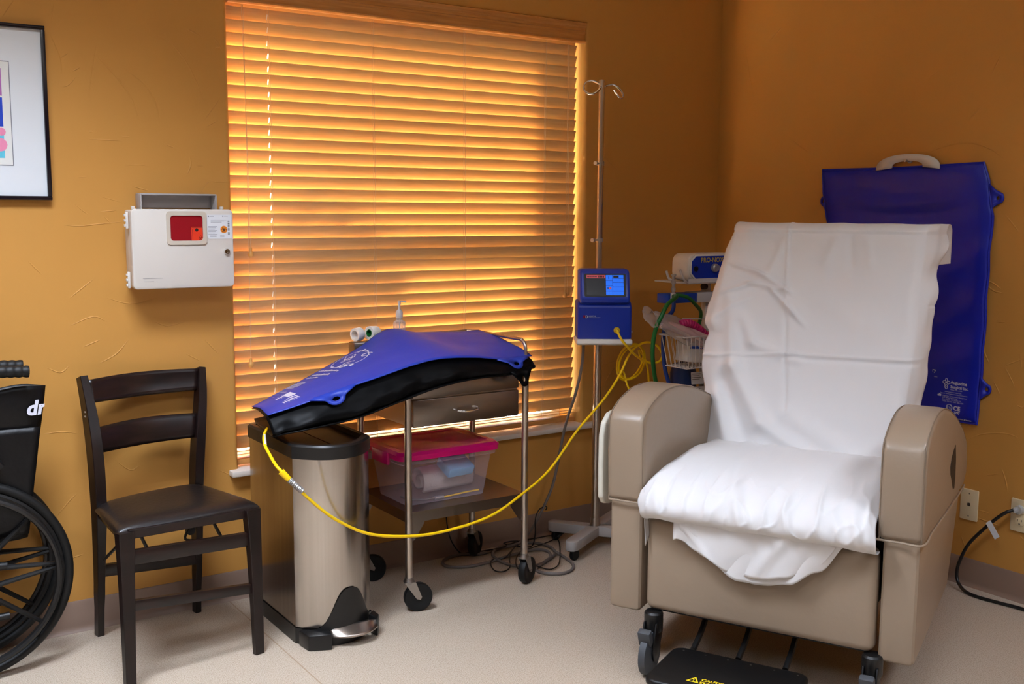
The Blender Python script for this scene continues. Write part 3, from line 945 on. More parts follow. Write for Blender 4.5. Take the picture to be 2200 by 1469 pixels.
# frame: back posts, push handles, side tubes, front casters
for yy in (-0.235, -0.105):
    b = B()
    b.tube([(-3.13, yy, 0.30), (-3.115, yy, 0.60), (-3.115, yy, 0.86), (-3.10, yy, 0.893), (-2.985, yy, 0.896)], 0.0115, 10, n=8)
    b.tube([(-3.05, yy, 0.33), (-3.4, yy, 0.36), (-3.66, yy, 0.36), (-3.72, yy, 0.30), (-3.74, yy, 0.16)], 0.0115, 10, n=6)
    b.tube([(-3.05, yy, 0.62), (-3.12, yy, 0.68), (-3.4, yy, 0.685), (-3.48, yy, 0.64), (-3.49, yy, 0.36)], 0.0115, 10, n=6)
    b.tube([(-3.05, yy, 0.18), (-3.5, yy, 0.17), (-3.56, yy, 0.20)], 0.011, 10, n=4)
    b.make('frame', MT['blackm'], wc)
    dz = 0.0
    hp = [(-3.075 + 0.1 * q / 24, yy, 0.897) for q in range(25)]
    B().tube([(-3.065 + (0.10 if yy < -0.2 else 0.105) * q / 30, yy, 0.898 - 0.006 * q / 30) for q in range(31)], lambda q: 0.0155 + 0.0022 * abs(math.sin(q * 15)), 12).make('push_handle', MT['rubber'], wc)
    cw = B()
    cw.tube([(-3.58 + 0.085 * math.cos(t), yy - 0.01, 0.1 + 0.085 * math.sin(t)) for t in [k * 2 * PI / 28 for k in range(28)]], 0.015, 8, closed=True)
    cw.cyl((-3.58, yy - 0.025, 0.1), (-3.58, yy + 0.005, 0.1), 0.075, 0.075, 20)
    cw.box((-3.58, yy - 0.01, 0.175), (0.03, 0.05, 0.17), bev=0.004)
    cw.make('front_caster', MT['rubber'], wc)
B().tube([(-3.2, -0.225, 0.17), (-3.15, -0.06, 0.58)], 0.011, 8).tube([(-3.2, -0.06, 0.17), (-3.15, -0.225, 0.58)], 0.011, 8).make('cross_brace', MT['blackm'], wc)
for s_, yy in ((1, -0.18), (-1, -0.145)):
    B().grid(lambda u, v: V((-3.5 + 0.44 * u, yy + s_ * 0.006 * math.sin(PI * v), 0.42 + 0.18 * v)), 12, 8).make('seat_sling', MT['vinylblk'], wc, thick=0.005)

# ================================================================== FOLDING CHAIR
ch = thing('folding_chair', (-2.6, -0.27, 0), 'dark espresso wooden folding chair with padded vinyl seat between wheelchair and bin', 'chair')
axl = V((0.98, 0.2, 0)).normalized()
axf = V((0.2, -0.98, 0)).normalized()


def bar_path(b, pts, w, d, ax, n=6, taper=None):
    """rectangular section swept along pts; w along ax, d across"""
    P = catmull([V(p) for p in pts], n)
    N = len(P)
    rings = []
    for i in range(N):
        t = (P[min(i + 1, N - 1)] - P[max(i - 1, 0)]).normalized()
        a = (ax - t * ax.dot(t)).normalized()
        c = t.cross(a)
        q = i / (N - 1)
        k = taper(q) if taper else 1
        rings.append([b.bm.verts.new(P[i] + a * (x * w * k / 2) + c * (y * d * k / 2)) for x, y in ((-.9, -1), (.9, -1), (1, -.9), (1, .9), (.9, 1), (-.9, 1), (-1, .9), (-1, -.9))])
    for A, C in zip(rings, rings[1:]):
        for k in range(8):
            b.bm.faces.new((A[k], A[(k + 1) % 8], C[(k + 1) % 8], C[k]))
    b.bm.faces.new(list(reversed(rings[0])))
    b.bm.faces.new(rings[-1])
    bmesh.ops.recalc_face_normals(b.bm, faces=list(b.bm.faces))
    return b


LP = [(-2.792, -0.095, 0.843), (-2.783, -0.13, 0.74), (-2.780, -0.17, 0.62), (-2.781, -0.195, 0.46), (-2.776, -0.15, 0.28), (-2.769, -0.072, 0.0)]
RP = [(-2.403, -0.030, 0.833), (-2.416, -0.06, 0.74), (-2.440, -0.10, 0.61), (-2.457, -0.12, 0.46), (-2.452, -0.095, 0.28), (-2.446, -0.045, 0.0)]
tp = lambda q: 0.80 + 0.35 * math.sin(PI * min(1, q * 1.15)) - 0.1 * (q > .9)
bar_path(B(), LP, 0.030, 0.042, axl, taper=tp).make('back_post', MT['espresso'], ch, ang=0.5)
bar_path(B(), RP, 0.028, 0.040, axl, taper=tp).make('back_post', MT['espresso'], ch, ang=0.5)
for (za, zb) in ((0.832, 0.763), (0.690, 0.615)):
    def rail(u, v, za=za, zb=zb):
        z = zb + (za - zb) * v
        tL = interp([(0.46, V((-2.772, -0.19, 0))), (0.62, V((-2.770, -0.168, 0))), (0.843, V((-2.780, -0.10, 0)))], z)
        tR = interp([(0.46, V((-2.466, -0.12, 0))), (0.61, V((-2.450, -0.098, 0))), (0.833, V((-2.415, -0.035, 0)))], z)
        p = tL + (tR - tL) * u
        p = p - axf * (0.030 * math.sin(PI * u))
        p.y = min(p.y, -0.016)
        return V((p.x, p.y, z + 0.004 * math.sin(PI * u) * (1 if v > 0.5 else -0.5)))
    B().grid(rail, 24, 6).make('back_rail', MT['espressoh'], ch, thick=0.016, off=0)
bar_path(B(), [(-2.781, -0.500, 0.452), (-2.785, -0.515, 0.3), (-2.797, -0.558, 0.0)], 0.044, 0.030, axl, taper=lambda q: 1.08 - 0.42 * q).make('front_leg', MT['espresso'], ch, ang=0.5)
bar_path(B(), [(-2.393, -0.450, 0.447), (-2.391, -0.462, 0.3), (-2.395, -0.489, 0.0)], 0.044, 0.030, axl, taper=lambda q: 1.08 - 0.42 * q).make('front_leg', MT['espresso'], ch, ang=0.5)


def stick(name, p, q, w, d, m='espressoh'):
    return bar_path(B(), [p, q], w, d, V((0, 0, 1)), n=2).make(name, MT[m], ch, ang=0.5)


stick('seat_apron', (-2.77, -0.493, 0.443), (-2.40, -0.443, 0.435), 0.026, 0.020)
stick('seat_apron', (-2.78, -0.47, 0.437), (-2.775, -0.20, 0.437), 0.036, 0.018)
stick('seat_apron', (-2.40, -0.42, 0.435), (-2.462, -0.13, 0.437), 0.036, 0.018)
stick('stretcher', (-2.783, -0.506, 0.379), (-2.398, -0.452, 0.356), 0.042, 0.018)
stick('stretcher', (-2.787, -0.521, 0.244), (-2.395, -0.466, 0.203), 0.030, 0.016)
stick('stretcher', (-2.768, -0.135, 0.232), (-2.45, -0.085, 0.200), 0.038, 0.018)
for (p, q) in (((-2.722, -0.415, 0.425), (-2.670, -0.33, 0.325)), ((-2.495, -0.375, 0.42), (-2.428, -0.285, 0.31)), ((-2.775, -0.21, 0.29), (-2.750, -0.33, 0.375))):
    B().cyl(p, q, 0.005, 0.005, 8).make('folding_brace', MT['blackm'], ch)
B().lathe([(0.017, -0.004), (0.017, 0.004), (0, 0.004)], zto((-2.482, -0.122, 0.312), (0.2, -1, 0)), 16).tube([(-2.462, -0.122, 0.325), (-2.492, -0.135, 0.318), (-2.505, -0.14, 0.29), (-2.47, -0.13, 0.275)], 0.0045, 6, n=4).make('hinge_bracket', MT['blackm'], ch)
# seat pad
Cs = [V((-2.795, -0.195, 0)), V((-2.800, -0.490, 0)), V((-2.360, -0.437, 0)), V((-2.445, -0.105, 0))]


def seat_fn(u, v, top=True):
    s, t = u * 2 - 1, v * 2 - 1
    pl = Cs[0].lerp(Cs[1], v)
    pr = Cs[3].lerp(Cs[2], v)
    p = pl.lerp(pr, u)
    p = p - axf * (0.018 * (1 - s * s) * (1 - v)) + axf * (0.010 * (1 - s * s) * v)
    return p, s, t


b = B()
n = 26


def seat_top(u, v):
    uu = 0.5 - 0.5 * math.cos(PI * u)
    vv = 0.5 - 0.5 * math.cos(PI * v)
    p, s, t = seat_fn(uu, vv)
    e = (1 - abs(s) ** 6) * (1 - abs(t) ** 6)
    z = 0.444 + 0.030 * max(0, e) ** 0.35 + 0.006 * (1 - s * s) * (1 - t * t) - 0.012 * math.exp(-((t - 0.1) ** 2) / 0.3) * (1 - s * s) * 0.4
    return V((p.x, p.y, z))


b.grid(seat_top, n, n)
b.grid(lambda u, v: (lambda p: V((p.x, p.y, 0.444)))(seat_fn(0.5 - 0.5 * math.cos(PI * (1 - u)), 0.5 - 0.5 * math.cos(PI * v))[0]), n, n)
bmesh.ops.remove_doubles(b.bm, verts=list(b.bm.verts), dist=0.0004)
b.make('seat_pad', MT['seatblk'], ch, ang=1.4)
for zz in (0.742, 0.728):
    B().lathe([(0.003, 0), (0, 0.001)], zto((-2.799, -0.149, zz), (-0.6, -0.8, 0)), 8).make('screw_cap', MT['seam'], ch)

# ================================================================== STEP BIN
bn = thing('step_bin', (-2.14, -0.34, 0), 'tall narrow brushed steel step bin with black lid under the blue blanket', 'bin')
BX0, BX1, BYB = -2.268, -2.008, -0.105


def bin_poly(o=0.0, front=True, bulge=0.055):
    x0_, x1_ = BX0 - o, BX1 + o
    cx_ = (x0_ + x1_) / 2
    yf = -0.478 - o
    pts = [(x1_, BYB + o), (x0_, BYB + o)]
    N = 22
    for k in range(N + 1):
        s = -1 + 2 * k / N
        pts.append((cx_ + s * (x1_ - x0_) / 2, yf - bulge * (1 - abs(s) ** 2.15)))
    return pts


body = B().prism(bin_poly(0, True, 0.086), 0.035, 0.598).make('body', MT['brushed'], bn, ang=0.5)
# base skirt with butterfly hump at the front
b = B()
pf = bin_poly(0.003, True, 0.088)
N = len(pf)
Mn = len(pf) - 2
lo, hi = [], []
for i, (x, y) in enumerate(pf):
    h = 0.052
    if i >= 2:
        s = -1 + 2 * (i - 2) / 22
        h = 0.052 + 0.128 * math.exp(-abs((s - 0.14) / 0.50) ** 3)
    lo.append(b.bm.verts.new((x, y, 0.0)))
    hi.append(b.bm.verts.new((x, y, h)))
for i in range(N):
    b.bm.faces.new((lo[i], lo[(i + 1) % N], hi[(i + 1) % N], hi[i]))
b.bm.faces.new(list(reversed(lo)))
bmesh.ops.recalc_face_normals(b.bm, faces=list(b.bm.faces))
b.make('base_skirt', MT['black'], bn, ang=0.5)
B().prism([(-2.268, -0.50), (-2.262, -0.565), (-2.195, -0.592), (-2.185, -0.55)], 0.0, 0.050, bev=0.004).make('base_foot', MT['black'], bn)
B().prism([(-2.008, -0.50), (-2.010, -0.545), (-2.030, -0.575), (-2.04, -0.53)], 0.0, 0.062, bev=0.004).make('base_foot', MT['black'], bn)
bx = -2.108


def pedal(u, v):
    a = -1 + 2 * u
    x = bx + a * 0.078
    y = -0.555 - 0.052 * v * (1 - abs(a) ** 2.5 * 0.9) - 0.004
    z = 0.040 + 0.014 * (1 - v) - 0.008 * v - 0.004 * a * a
    return V((x, y, z))


B().grid(pedal, 20, 8).make('pedal', MT['steel'], bn, thick=0.007, off=-1)
# lid rim
b = B()
po, pi_ = bin_poly(0.004, True, 0.090), bin_poly(-0.016, True, 0.084)
rows = [[b.bm.verts.new((x, y, z)) for (x, y) in P] for P, z in ((po, 0.596), (po, 0.634), (bin_poly(-0.001, True, 0.090), 0.640), (pi_, 0.640), (pi_, 0.622))]
for A, C in zip(rows, rows[1:]):
    for i in range(N):
        b.bm.faces.new((A[i], A[(i + 1) % N], C[(i + 1) % N], C[i]))
bmesh.ops.recalc_face_normals(b.bm, faces=list(b.bm.faces))
b.make('lid_rim', MT['black'], bn, ang=0.5)
for sgn in (-1, 1):
    cxm = (BX0 + BX1) / 2
    hp = [p for p in bin_poly(-0.018, True, 0.082)]
    xs = [(max(p[0], cxm + 0.002), p[1]) if sgn > 0 else (min(p[0], cxm - 0.002), p[1]) for p in hp]
    out = []
    for q in xs:
        if not out or (V(q) - V(out[-1])).length > 0.003:
            out.append(q)
    B().prism(out, 0.614, 0.624).make('lid_flap', MT['lidblk'], bn, ang=0.4)
B().tube([(BX1 - 0.006, BYB - 0.002, 0.60), (BX1 - 0.006, -0.497, 0.60)], 0.002, 6).make('trim_strip', MT['zinc'], bn)

# ================================================================== INSTRUMENT CART
ct = thing('instrument_cart', (-1.604, -0.26, 0), 'stainless steel instrument cart with drawers and lower shelf on swivel casters', 'cart')
LX, RX, FY, RY = -1.842, -1.366, -0.44, -0.08
legs = {'FL': (LX, FY, 0.80), 'FR': (RX, FY, 0.80), 'RL': (LX, RY, 0.80), 'RR': (RX, RY, 0.80)}
swing = {'FL': (0.030, -0.008), 'FR': (0.022, 0.012), 'RL': (0.034, -0.018), 'RR': (0.028, 0.02)}
for kx, (x, y, z) in legs.items():
    lg = B().cyl((x, y, 0.115), (x, y, z), 0.0125, 0.0125, 16).make('leg', MT['steel'], ct)
    dx, dy = swing[kx]
    dirv = V((dx, dy, 0)).normalized()
    axv = V((-dirv.y, dirv.x, 0))
    wcn = V((x + dx, y + dy, 0.0495))
    B().lathe([(0.0, 0.0), (0.017, 0.0), (0.019, 0.004), (0.019, 0.009), (0.016, 0.013), (0.016, 0.02), (0.0, 0.02)], Matrix.Translation((x, y, 0.100)), 18).make('caster_stem', MT['zinc'], lg)
    b = B()
    for s_ in (-1, 1):
        M = frame(V((x, y, 0)) + axv * (s_ * 0.0155), dirv, (0, 0, 1))
        b.prism([(-0.016, 0.106), (0.020, 0.106), (dx and (V((dx, dy)).length + 0.010), 0.052), (V((dx, dy)).length + 0.006, 0.042), (V((dx, dy)).length - 0.008, 0.046), (-0.010, 0.094)], -0.0012, 0.0012, M)
    b.box((x, y, 0.104), (0.034, 0.034, 0.004), rot=math.atan2(dirv.y, dirv.x))
    b.cyl(wcn - axv * 0.019, wcn + axv * 0.019, 0.005, 0.005, 10)
    b.make('caster_fork', MT['zinc'], lg, ang=0.5)
    wp = [(0.0, -0.012), (0.030, -0.012), (0.033, -0.0135), (0.0475, -0.0125), (0.0493, -0.008), (0.0493, 0.008), (0.0475, 0.0125), (0.033, 0.0135), (0.030, 0.012), (0.0, 0.012)]
    B().lathe(wp, zto(wcn, axv), 32).make('caster_wheel', MT['rubber'], lg)
b = B()
b.box((-1.604, -0.26, 0.343), (0.476, 0.362, 0.003))
b.box((-1.604, FY + 0.0, 0.326), (0.455, 0.003, 0.036))
b.box((-1.604, RY, 0.326), (0.455, 0.003, 0.036))
b.box((LX, -0.26, 0.326), (0.003, 0.34, 0.036))
b.box((RX, -0.26, 0.326), (0.003, 0.34, 0.036))
b.make('lower_shelf', MT['brushed_h'], ct, smooth=False)
for (x, y, _z) in legs.values():
    sx = 1 if x < -1.6 else -1
    B().prism([(0.0, 0.0), (0.05 * sx, 0.0), (0.05 * sx, -0.008), (0.012 * sx, -0.062), (0.0, -0.066)], -0.0012, 0.0012, XZ(x + 0.010 * sx, y, 0.31)).make('gusset', MT['brushed_h'], ct, smooth=False)
b = B()
b.box((-1.604, -0.26, 0.797), (0.50, 0.386, 0.006), bev=0.002)
b.make('top', MT['brushed_h'], ct)
b = B()
b.box((-1.611, -0.255, 0.714), (0.428, 0.355, 0.158))
b.make('drawer_case', MT['brushed_h'], ct, smooth=False)
for (za, zb) in ((0.635, 0.727), (0.734, 0.788)):
    dr = B().box((-1.611, -0.4385, (za + zb) / 2), (0.426, 0.014, zb - za), bev=0.002).make('drawer', MT['brushed_h'], ct)
    if za > 0.7:
        continue
    zc = (za + zb) / 2 + 0.002
    b = B().tube([(-1.668, -0.4455, zc), (-1.664, -0.468, zc - 0.001), (-1.645, -0.474, zc - 0.004), (-1.622, -0.476, zc - 0.006), (-1.60, -0.474, zc - 0.004), (-1.581, -0.468, zc - 0.001), (-1.577, -0.4455, zc)], lambda q: 0.0035 + 0.0012 * math.sin(PI * q), 10, n=6)
    b.make('handle', MT['chrome'], dr)
B().tube([(-1.735, RY, 0.80), (-1.735, RY, 0.88), (-1.715, RY, 0.902), (-1.68, RY, 0.902), (RX - 0.06, RY, 0.902), (RX - 0.02, RY, 0.902), (RX, RY - 0.05, 0.902), (RX, FY + 0.05, 0.902), (RX, FY + 0.02, 0.899), (RX, FY, 0.875), (RX, FY, 0.80)], 0.0065, 12, n=5).make('guard_rail', MT['steel'], ct)

# storage tub on the lower shelf
tub = thing('storage_tub', (-1.63, -0.255, 0.3445), 'see-through plastic storage tub with pink lid on the cart shelf', 'tub')
TC = V((-1.648, -0.258, 0))


def tub_ring(hw, hd, z, r=0.03):
    return [V((TC.x + x, TC.y + y, z)) for x, y in rrect(hw * 2, hd * 2, r, 5)]


b = B()
rings = [tub_ring(0.160, 0.110, 0.3455, 0.025), tub_ring(0.180, 0.128, 0.475, 0.03), tub_ring(0.183, 0.131, 0.495, 0.03), tub_ring(0.196, 0.143, 0.497, 0.034), tub_ring(0.198, 0.145, 0.520, 0.034)]
vr = [[b.bm.verts.new(p) for p in R_] for R_ in rings]
for A, C in zip(vr, vr[1:]):
    for k in range(len(A)):
        b.bm.faces.new((A[k], A[(k + 1) % len(A)], C[(k + 1) % len(A)], C[k]))
b.bm.faces.new(list(reversed(vr[0])))
b.make('tub_body', MT['clearbox'], tub, ang=0.5)
b = B()
rings = [tub_ring(0.204, 0.150, 0.512, 0.036), tub_ring(0.206, 0.152, 0.530, 0.036), tub_ring(0.196, 0.142, 0.540, 0.034), tub_ring(0.176, 0.122, 0.541, 0.03), tub_ring(0.168, 0.114, 0.535, 0.028)]
vr = [[b.bm.verts.new(p) for p in R_] for R_ in rings]
for A, C in zip(vr, vr[1:]):
    for k in range(len(A)):
        b.bm.faces.new((A[k], A[(k + 1) % len(A)], C[(k + 1) % len(A)], C[k]))
b.bm.faces.new(vr[-1])
for s_ in (-1, 1):
    b.box((TC.x + s_ * 0.204, TC.y, 0.508), (0.012, 0.12, 0.045), bev=0.005)
b.make('lid', MT['pinklid'], tub, ang=0.6)
# contents
b = B()
sp = [V((0, (0.008 + 0.0042 * t) * math.cos(t), (0.008 + 0.0042 * t) * math.sin(t))) for t in [k * 0.25 for k in range(0, 42)]]
for i in range(len(sp) - 1):
    A, C = sp[i] + V((-1.715, -0.275, 0.406)), sp[i + 1] + V((-1.715, -0.275, 0.406))
    b.quad(A, C, C + V((0.215, 0.02, 0)), A + V((0.215, 0.02, 0)))
bmesh.ops.remove_doubles(b.bm, verts=list(b.bm.verts), dist=0.0002)
tag(b.make('rolled_towel', MT['towel'], thick=0.008, off=0), 'off-white towel rolled up inside the clear tub', 'towel')
tag(B().box((-1.588, -0.325, 0.453), (0.112, 0.085, 0.038), bev=0.008, rot=Matrix.Rotation(0.09, 3, 'Z') @ Matrix.Rotation(0.45, 3, 'X')).make('drape_pack', MT['drape']), 'pale blue folded drape pack on the towel in the tub', 'drape pack')
tl = thing('tub_cable', (-1.60, -0.345, 0.348), 'yellow cable with grey connector lying in the clear tub', 'cable')
B().tube([(-1.655, -0.355, 0.353), (-1.61, -0.352, 0.354), (-1.56, -0.35, 0.356), (-1.50, -0.342, 0.354)], 0.0032, 8, n=6).make('cable', MT['yellow'], tl)
B().cyl((-1.690, -0.352, 0.354), (-1.655, -0.355, 0.354), 0.0065, 0.0055, 12).make('connector', MT['silver'], tl)
B().tube([(-1.690, -0.352, 0.354), (-1.73, -0.345, 0.353), (-1.775, -0.32, 0.354), (-1.78, -0.27, 0.354)], 0.004, 8, n=6).make('dark_lead', MT['cordgrey'], tl)

# items at the back of the cart top
tag(B().lathe([(0.016, -0.015), (0.0235, -0.015), (0.0245, -0.012), (0.0245, 0.012), (0.0235, 0.015), (0.016, 0.015), (0.016, -0.015)], zto((-1.833, -0.047, 0.912), (0.95, 0.30, 0.05)), 28).make('tape_roll', MT['tape']), 'white medical tape roll at the left of the pair behind the blanket', 'tape', 'tape rolls on the cart')
t2 = tag(B().lathe([(0.014, -0.019), (0.0245, -0.019), (0.0255, -0.016), (0.0255, 0.016), (0.0245, 0.019), (0.014, 0.019), (0.014, -0.019)], zto((-1.772, -0.047, 0.9135), (0.95, 0.3, -0.06)), 28).make('tape_roll', MT['tape']), 'cream tape roll with dark green core, nearer the pump bottle', 'tape', 'tape rolls on the cart')
B().lathe([(0.011, -0.0195), (0.014, -0.0195), (0.014, 0.0195), (0.011, 0.0195), (0.011, -0.0195)], zto((-1.772, -0.047, 0.9135), (0.95, 0.3, -0.06)), 24).make('core', MT['green'], t2)
trk = thing('supply_box', (-1.748, -0.05, 0.80), 'narrow steel box under the tape rolls on the cart top', 'box')
B().box((-1.748, -0.044, 0.8425), (0.22, 0.050, 0.085), bev=0.006).make('box', MT['brushed_h'], trk)
pb = thing('pump_bottle', (-1.665, -0.052, 0.885), 'clear pump bottle standing behind the blue blanket on the cart', 'bottle')
Mb = Matrix.Translation((-1.665, -0.052, 0.885))
B().lathe([(0.0, 0.0), (0.021, 0.0), (0.023, 0.004), (0.023, 0.058), (0.021, 0.066), (0.011, 0.072), (0.011, 0.080)], Mb, 24).make('bottle_body', MT['clearpl'], pb)
B().lathe([(0.0, 0.078), (0.0125, 0.078), (0.0135, 0.082), (0.0135, 0.098), (0.010, 0.106), (0.005, 0.111), (0.0045, 0.130), (0.0055, 0.131), (0.0055, 0.143), (0.0, 0.144)], Mb, 20).make('pump_head', MT['offwhite'], pb)
B().tube([(-1.666, -0.052, 1.025), (-1.650, -0.055, 1.0245), (-1.640, -0.057, 1.022)], 0.0028, 8, n=3).make('spout', MT['offwhite'], pb)
B().cyl((-1.663, -0.052, 0.893), (-1.665, -0.052, 0.966), 0.0025, 0.0025, 8).make('dip_tube', MT['offwhite'], pb)

# ================================================================== BLUE BLANKET ON CART AND BIN
bl = thing('warming_blanket', (-1.80, -0.28, 0.645), 'blue and black warming blanket draped across the step bin and instrument cart', 'blanket')
REAR = [V(p) for p in [(-2.255, -0.10, 0.698), (-2.152, -0.09, 0.736), (-2.009, -0.08, 0.795), (-1.849, -0.085, 0.870), (-1.741, -0.095, 0.929), (-1.63, -0.122, 0.917), (-1.50, -0.136, 0.911), (-1.375, -0.142, 0.911)]]
FRNT = [V(p) for p in [(-2.322, -0.42, 0.727), (-2.19, -0.470, 0.771), (-2.016, -0.495, 0.819), (-1.867, -0.50, 0.856), (-1.744, -0.50, 0.871), (-1.60, -0.492, 0.864), (-1.46, -0.472, 0.846), (-1.345, -0.45, 0.848)]]
LOWR = [V(p) for p in [(-2.313, -0.44, 0.662), (-2.235, -0.492, 0.682), (-2.07, -0.512, 0.704), (-1.915, -0.515, 0.742), (-1.768, -0.518, 0.778), (-1.62, -0.518, 0.795), (-1.46, -0.505, 0.796), (-1.352, -0.478, 0.806)]]


def bl_top(u, v):
    a, c = lerp_pts(REAR, u), lerp_pts(FRNT, u)
    p = a.lerp(c, v)
    p.z += 0.016 * math.sin(PI * v) * (0.6 + 0.5 * math.sin(PI * u))
    p.z += 0.010 * math.exp(-((u - 0.60) / 0.10) ** 2) * math.exp(-((v - 0.05) / 0.3) ** 2) * 0
    p.z -= 0.012 * math.exp(-((u - 0.74) / 0.09) ** 2) * math.sin(PI * v) ** 2
    p.z += 0.003 * noise.noise(V((u * 7, v * 4, 1.3)))
    return p


def ring_from(outline, hc, hrx, hry, n=44):
    """matched outer and inner outlines of a flat tab with an oval hole at hc"""
    outp, inp = [], []
    m = len(outline)
    for k in range(n):
        a = 2 * PI * k / n
        dx, dy = math.cos(a), math.sin(a)
        best = 0.0
        for q in range(m):
            (x1, y1), (x2, y2) = outline[q], outline[(q + 1) % m]
            ex_, ey_ = x2 - x1, y2 - y1
            den = dx * ey_ - dy * ex_
            if abs(den) < 1e-12:
                continue
            t = ((x1 - hc[0]) * ey_ - (y1 - hc[1]) * ex_) / den
            w_ = ((x1 - hc[0]) * dy - (y1 - hc[1]) * dx) / den
            if t > 0 and -1e-6 <= w_ <= 1 + 1e-6:
                best = max(best, t)
        outp.append((hc[0] + dx * best, hc[1] + dy * best))
        inp.append((hc[0] + hrx * dx, hc[1] + hry * dy))
    return outp, inp


def flared(half, length, lobe, root=0.006, n=24):
    """outline of a loop tab: wide flared root running out to a round lobe"""
    top = []
    for k in range(n + 1):
        x = -half + 2 * half * k / n
        if abs(x) < lobe:
            y = length - lobe * 0.75 * (1 - math.sqrt(max(0, 1 - (x / lobe) ** 2)))
        else:
            f = (abs(x) - lobe) / (half - lobe)
            y = (length - lobe * 0.75) * (1 - f) ** 1.7
        top.append((x, y))
    return [(half, -root)] + [(-half, -root)] + top


def bl_tab(b, u0, base_fn, length, hole, half, lobe, outward):
    t = (base_fn(u0 + 0.02) - base_fn(u0 - 0.02)).normalized()
    o = (outward - t * outward.dot(t)).normalized()
    M = frame(base_fn(u0), t, o)
    outp, inp = ring_from(flared(half, length, lobe), (0, length * 0.52), hole[0], hole[1])
    A = [b.bm.verts.new(M @ V((x, y, 0))) for x, y in outp]
    C = [b.bm.verts.new(M @ V((x, y, 0))) for x, y in inp]
    n = len(A)
    for k in range(n):
        b.bm.faces.new((A[k], A[(k + 1) % n], C[(k + 1) % n], C[k]))
    return b


b = B()
b.grid(lambda u, v: bl_top(u, 1 - v), 72, 24)
b.make('blue_cover', MT['blue'], bl, thick=0.003, off=-1)
for u0 in (0.195, 0.885):
    bl_tab(B(), u0, lambda u: lerp_pts(FRNT, u), 0.044, (0.0125, 0.0075), 0.080, 0.030, V((0.05, -0.65, -0.75))).make('blue_tab', MT['blue'], bl, thick=0.003, off=0)


def bl_under(u, v):
    a, c, l = lerp_pts(REAR, u), lerp_pts(FRNT, u), lerp_pts(LOWR, u)
    a = a + V((0, 0, -0.008))
    if v < 0.45:
        q = v / 0.45
        p = a.lerp(c + V((0.0, 0.02, -0.010)), q)
        p.z += 0.014 * math.sin(PI * q) * (0.6 + 0.5 * math.sin(PI * u)) - 0.012 * math.exp(-((u - 0.74) / 0.09) ** 2) * math.sin(PI * q) ** 2
    else:
        q = (v - 0.45) / 0.55
        p = (c + V((0.0, 0.02, -0.010))).lerp(l, q)
        p.y -= 0.012 * math.sin(PI * q)
        w = 0.016 * noise.noise(V((u * 9, q * 1.6, 4.0))) + 0.009 * noise.noise(V((u * 22, q * 3, 8.0)))
        p.y += w * q
        p.z += 0.006 * noise.noise(V((u * 14, q, 2.0))) * q
        if q > 0.8:
            p.y += 0.02 * ((q - 0.8) / 0.2) ** 2
    return p


b = B()
b.grid(bl_under, 84, 40)
# lower black sheet resting on the lid and the cart top, open mouth at the left end
def bl_low(u, v):
    l, a = lerp_pts(LOWR, u), lerp_pts(REAR, u)
    tgt = V((a.x, a.y - 0.02, max(0.655, a.z - 0.055 - 0.03 * (u < 0.1)) if u < 0.42 else 0.805))
    rest = interp([(0.0, 0.652), (0.12, 0.660), (0.30, 0.700), (0.47, 0.775), (0.56, 0.808), (1.0, 0.810)], u)
    p = l.lerp(V((a.x, a.y - 0.02, rest + 0.012)), v)
    p.z = l.z * (1 - v) ** 2 + rest * (1 - (1 - v) ** 2) if v < 0.97 else rest + 0.006
    return p


b.grid(bl_low, 60, 14)
b.make('black_underside', MT['blkcover'], bl, thick=0.004, off=0)
bl_tab(B(), 0.900, lambda u: lerp_pts(LOWR, u) + V((0, -0.004, 0.006)), 0.056, (0.008, 0.010), 0.062, 0.020, V((0.05, -0.25, -1))).make('black_tab', MT['blkcover'], bl, thick=0.003, off=0)


def blp(u, v, h=0.0012):
    p = bl_top(u, v)
    du = bl_top(u + 0.01, v) - bl_top(u - 0.01, v)
    dv = bl_top(u, v + 0.01) - bl_top(u, v - 0.01)
    nn = du.cross(dv).normalized()
    if nn.z < 0:
        nn = -nn
    return p + nn * h


b = B()


def bq(u0, u1, v0, v1):
    b.quad(blp(u0, v0), blp(u1, v0), blp(u1, v1), blp(u0, v1))


# flag near the left end: stripes run along the width
for k in range(7):
    bq(0.072 + k * 0.0085, 0.0765 + k * 0.0085, 0.42 if k > 2 else 0.42, 0.78)
bq(0.104, 0.133, 0.42, 0.60)
for (u, v0, v1) in ((0.088, 0.18, 0.24), (0.108, 0.10, 0.22), (0.128, 0.06, 0.34), (0.140, 0.04, 0.20), (0.160, 0.04, 0.30), (0.168, 0.05, 0.34), (0.176, 0.03, 0.33), (0.184, 0.05, 0.30), (0.192, 0.04, 0.34), (0.200, 0.10, 0.30)):
    m_ = v0
    while m_ < v1:
        w_ = random.uniform(0.012, 0.04)
        bq(u, u + 0.0046, m_, min(m_ + w_, v1))
        m_ += w_ + 0.008
for (u, v0, v1, wid) in ((0.232, 0.10, 0.34, 0.008), (0.252, 0.08, 0.44, 0.012), (0.280, 0.06, 0.46, 0.010)):
    m_ = v0
    while m_ < v1:
        w_ = random.uniform(0.015, 0.035)
        bq(u, u + wid * random.uniform(0.6, 1.2), m_, min(m_ + w_, v1))
        m_ += w_ + 0.010
# oval drawing
def bline(pts, w):
    for (a, c) in zip(pts, pts[1:]):
        d = V(c) - V(a)
        if d.length < 1e-6:
            continue
        nv = V((-d.y * 0.35, d.x / 0.35)).normalized()
        nv = V((nv.x * w * 0.35, nv.y * w))
        b.quad(blp(a[0] - nv.x, a[1] - nv.y), blp(c[0] - nv.x, c[1] - nv.y), blp(c[0] + nv.x, c[1] + nv.y), blp(a[0] + nv.x, a[1] + nv.y))


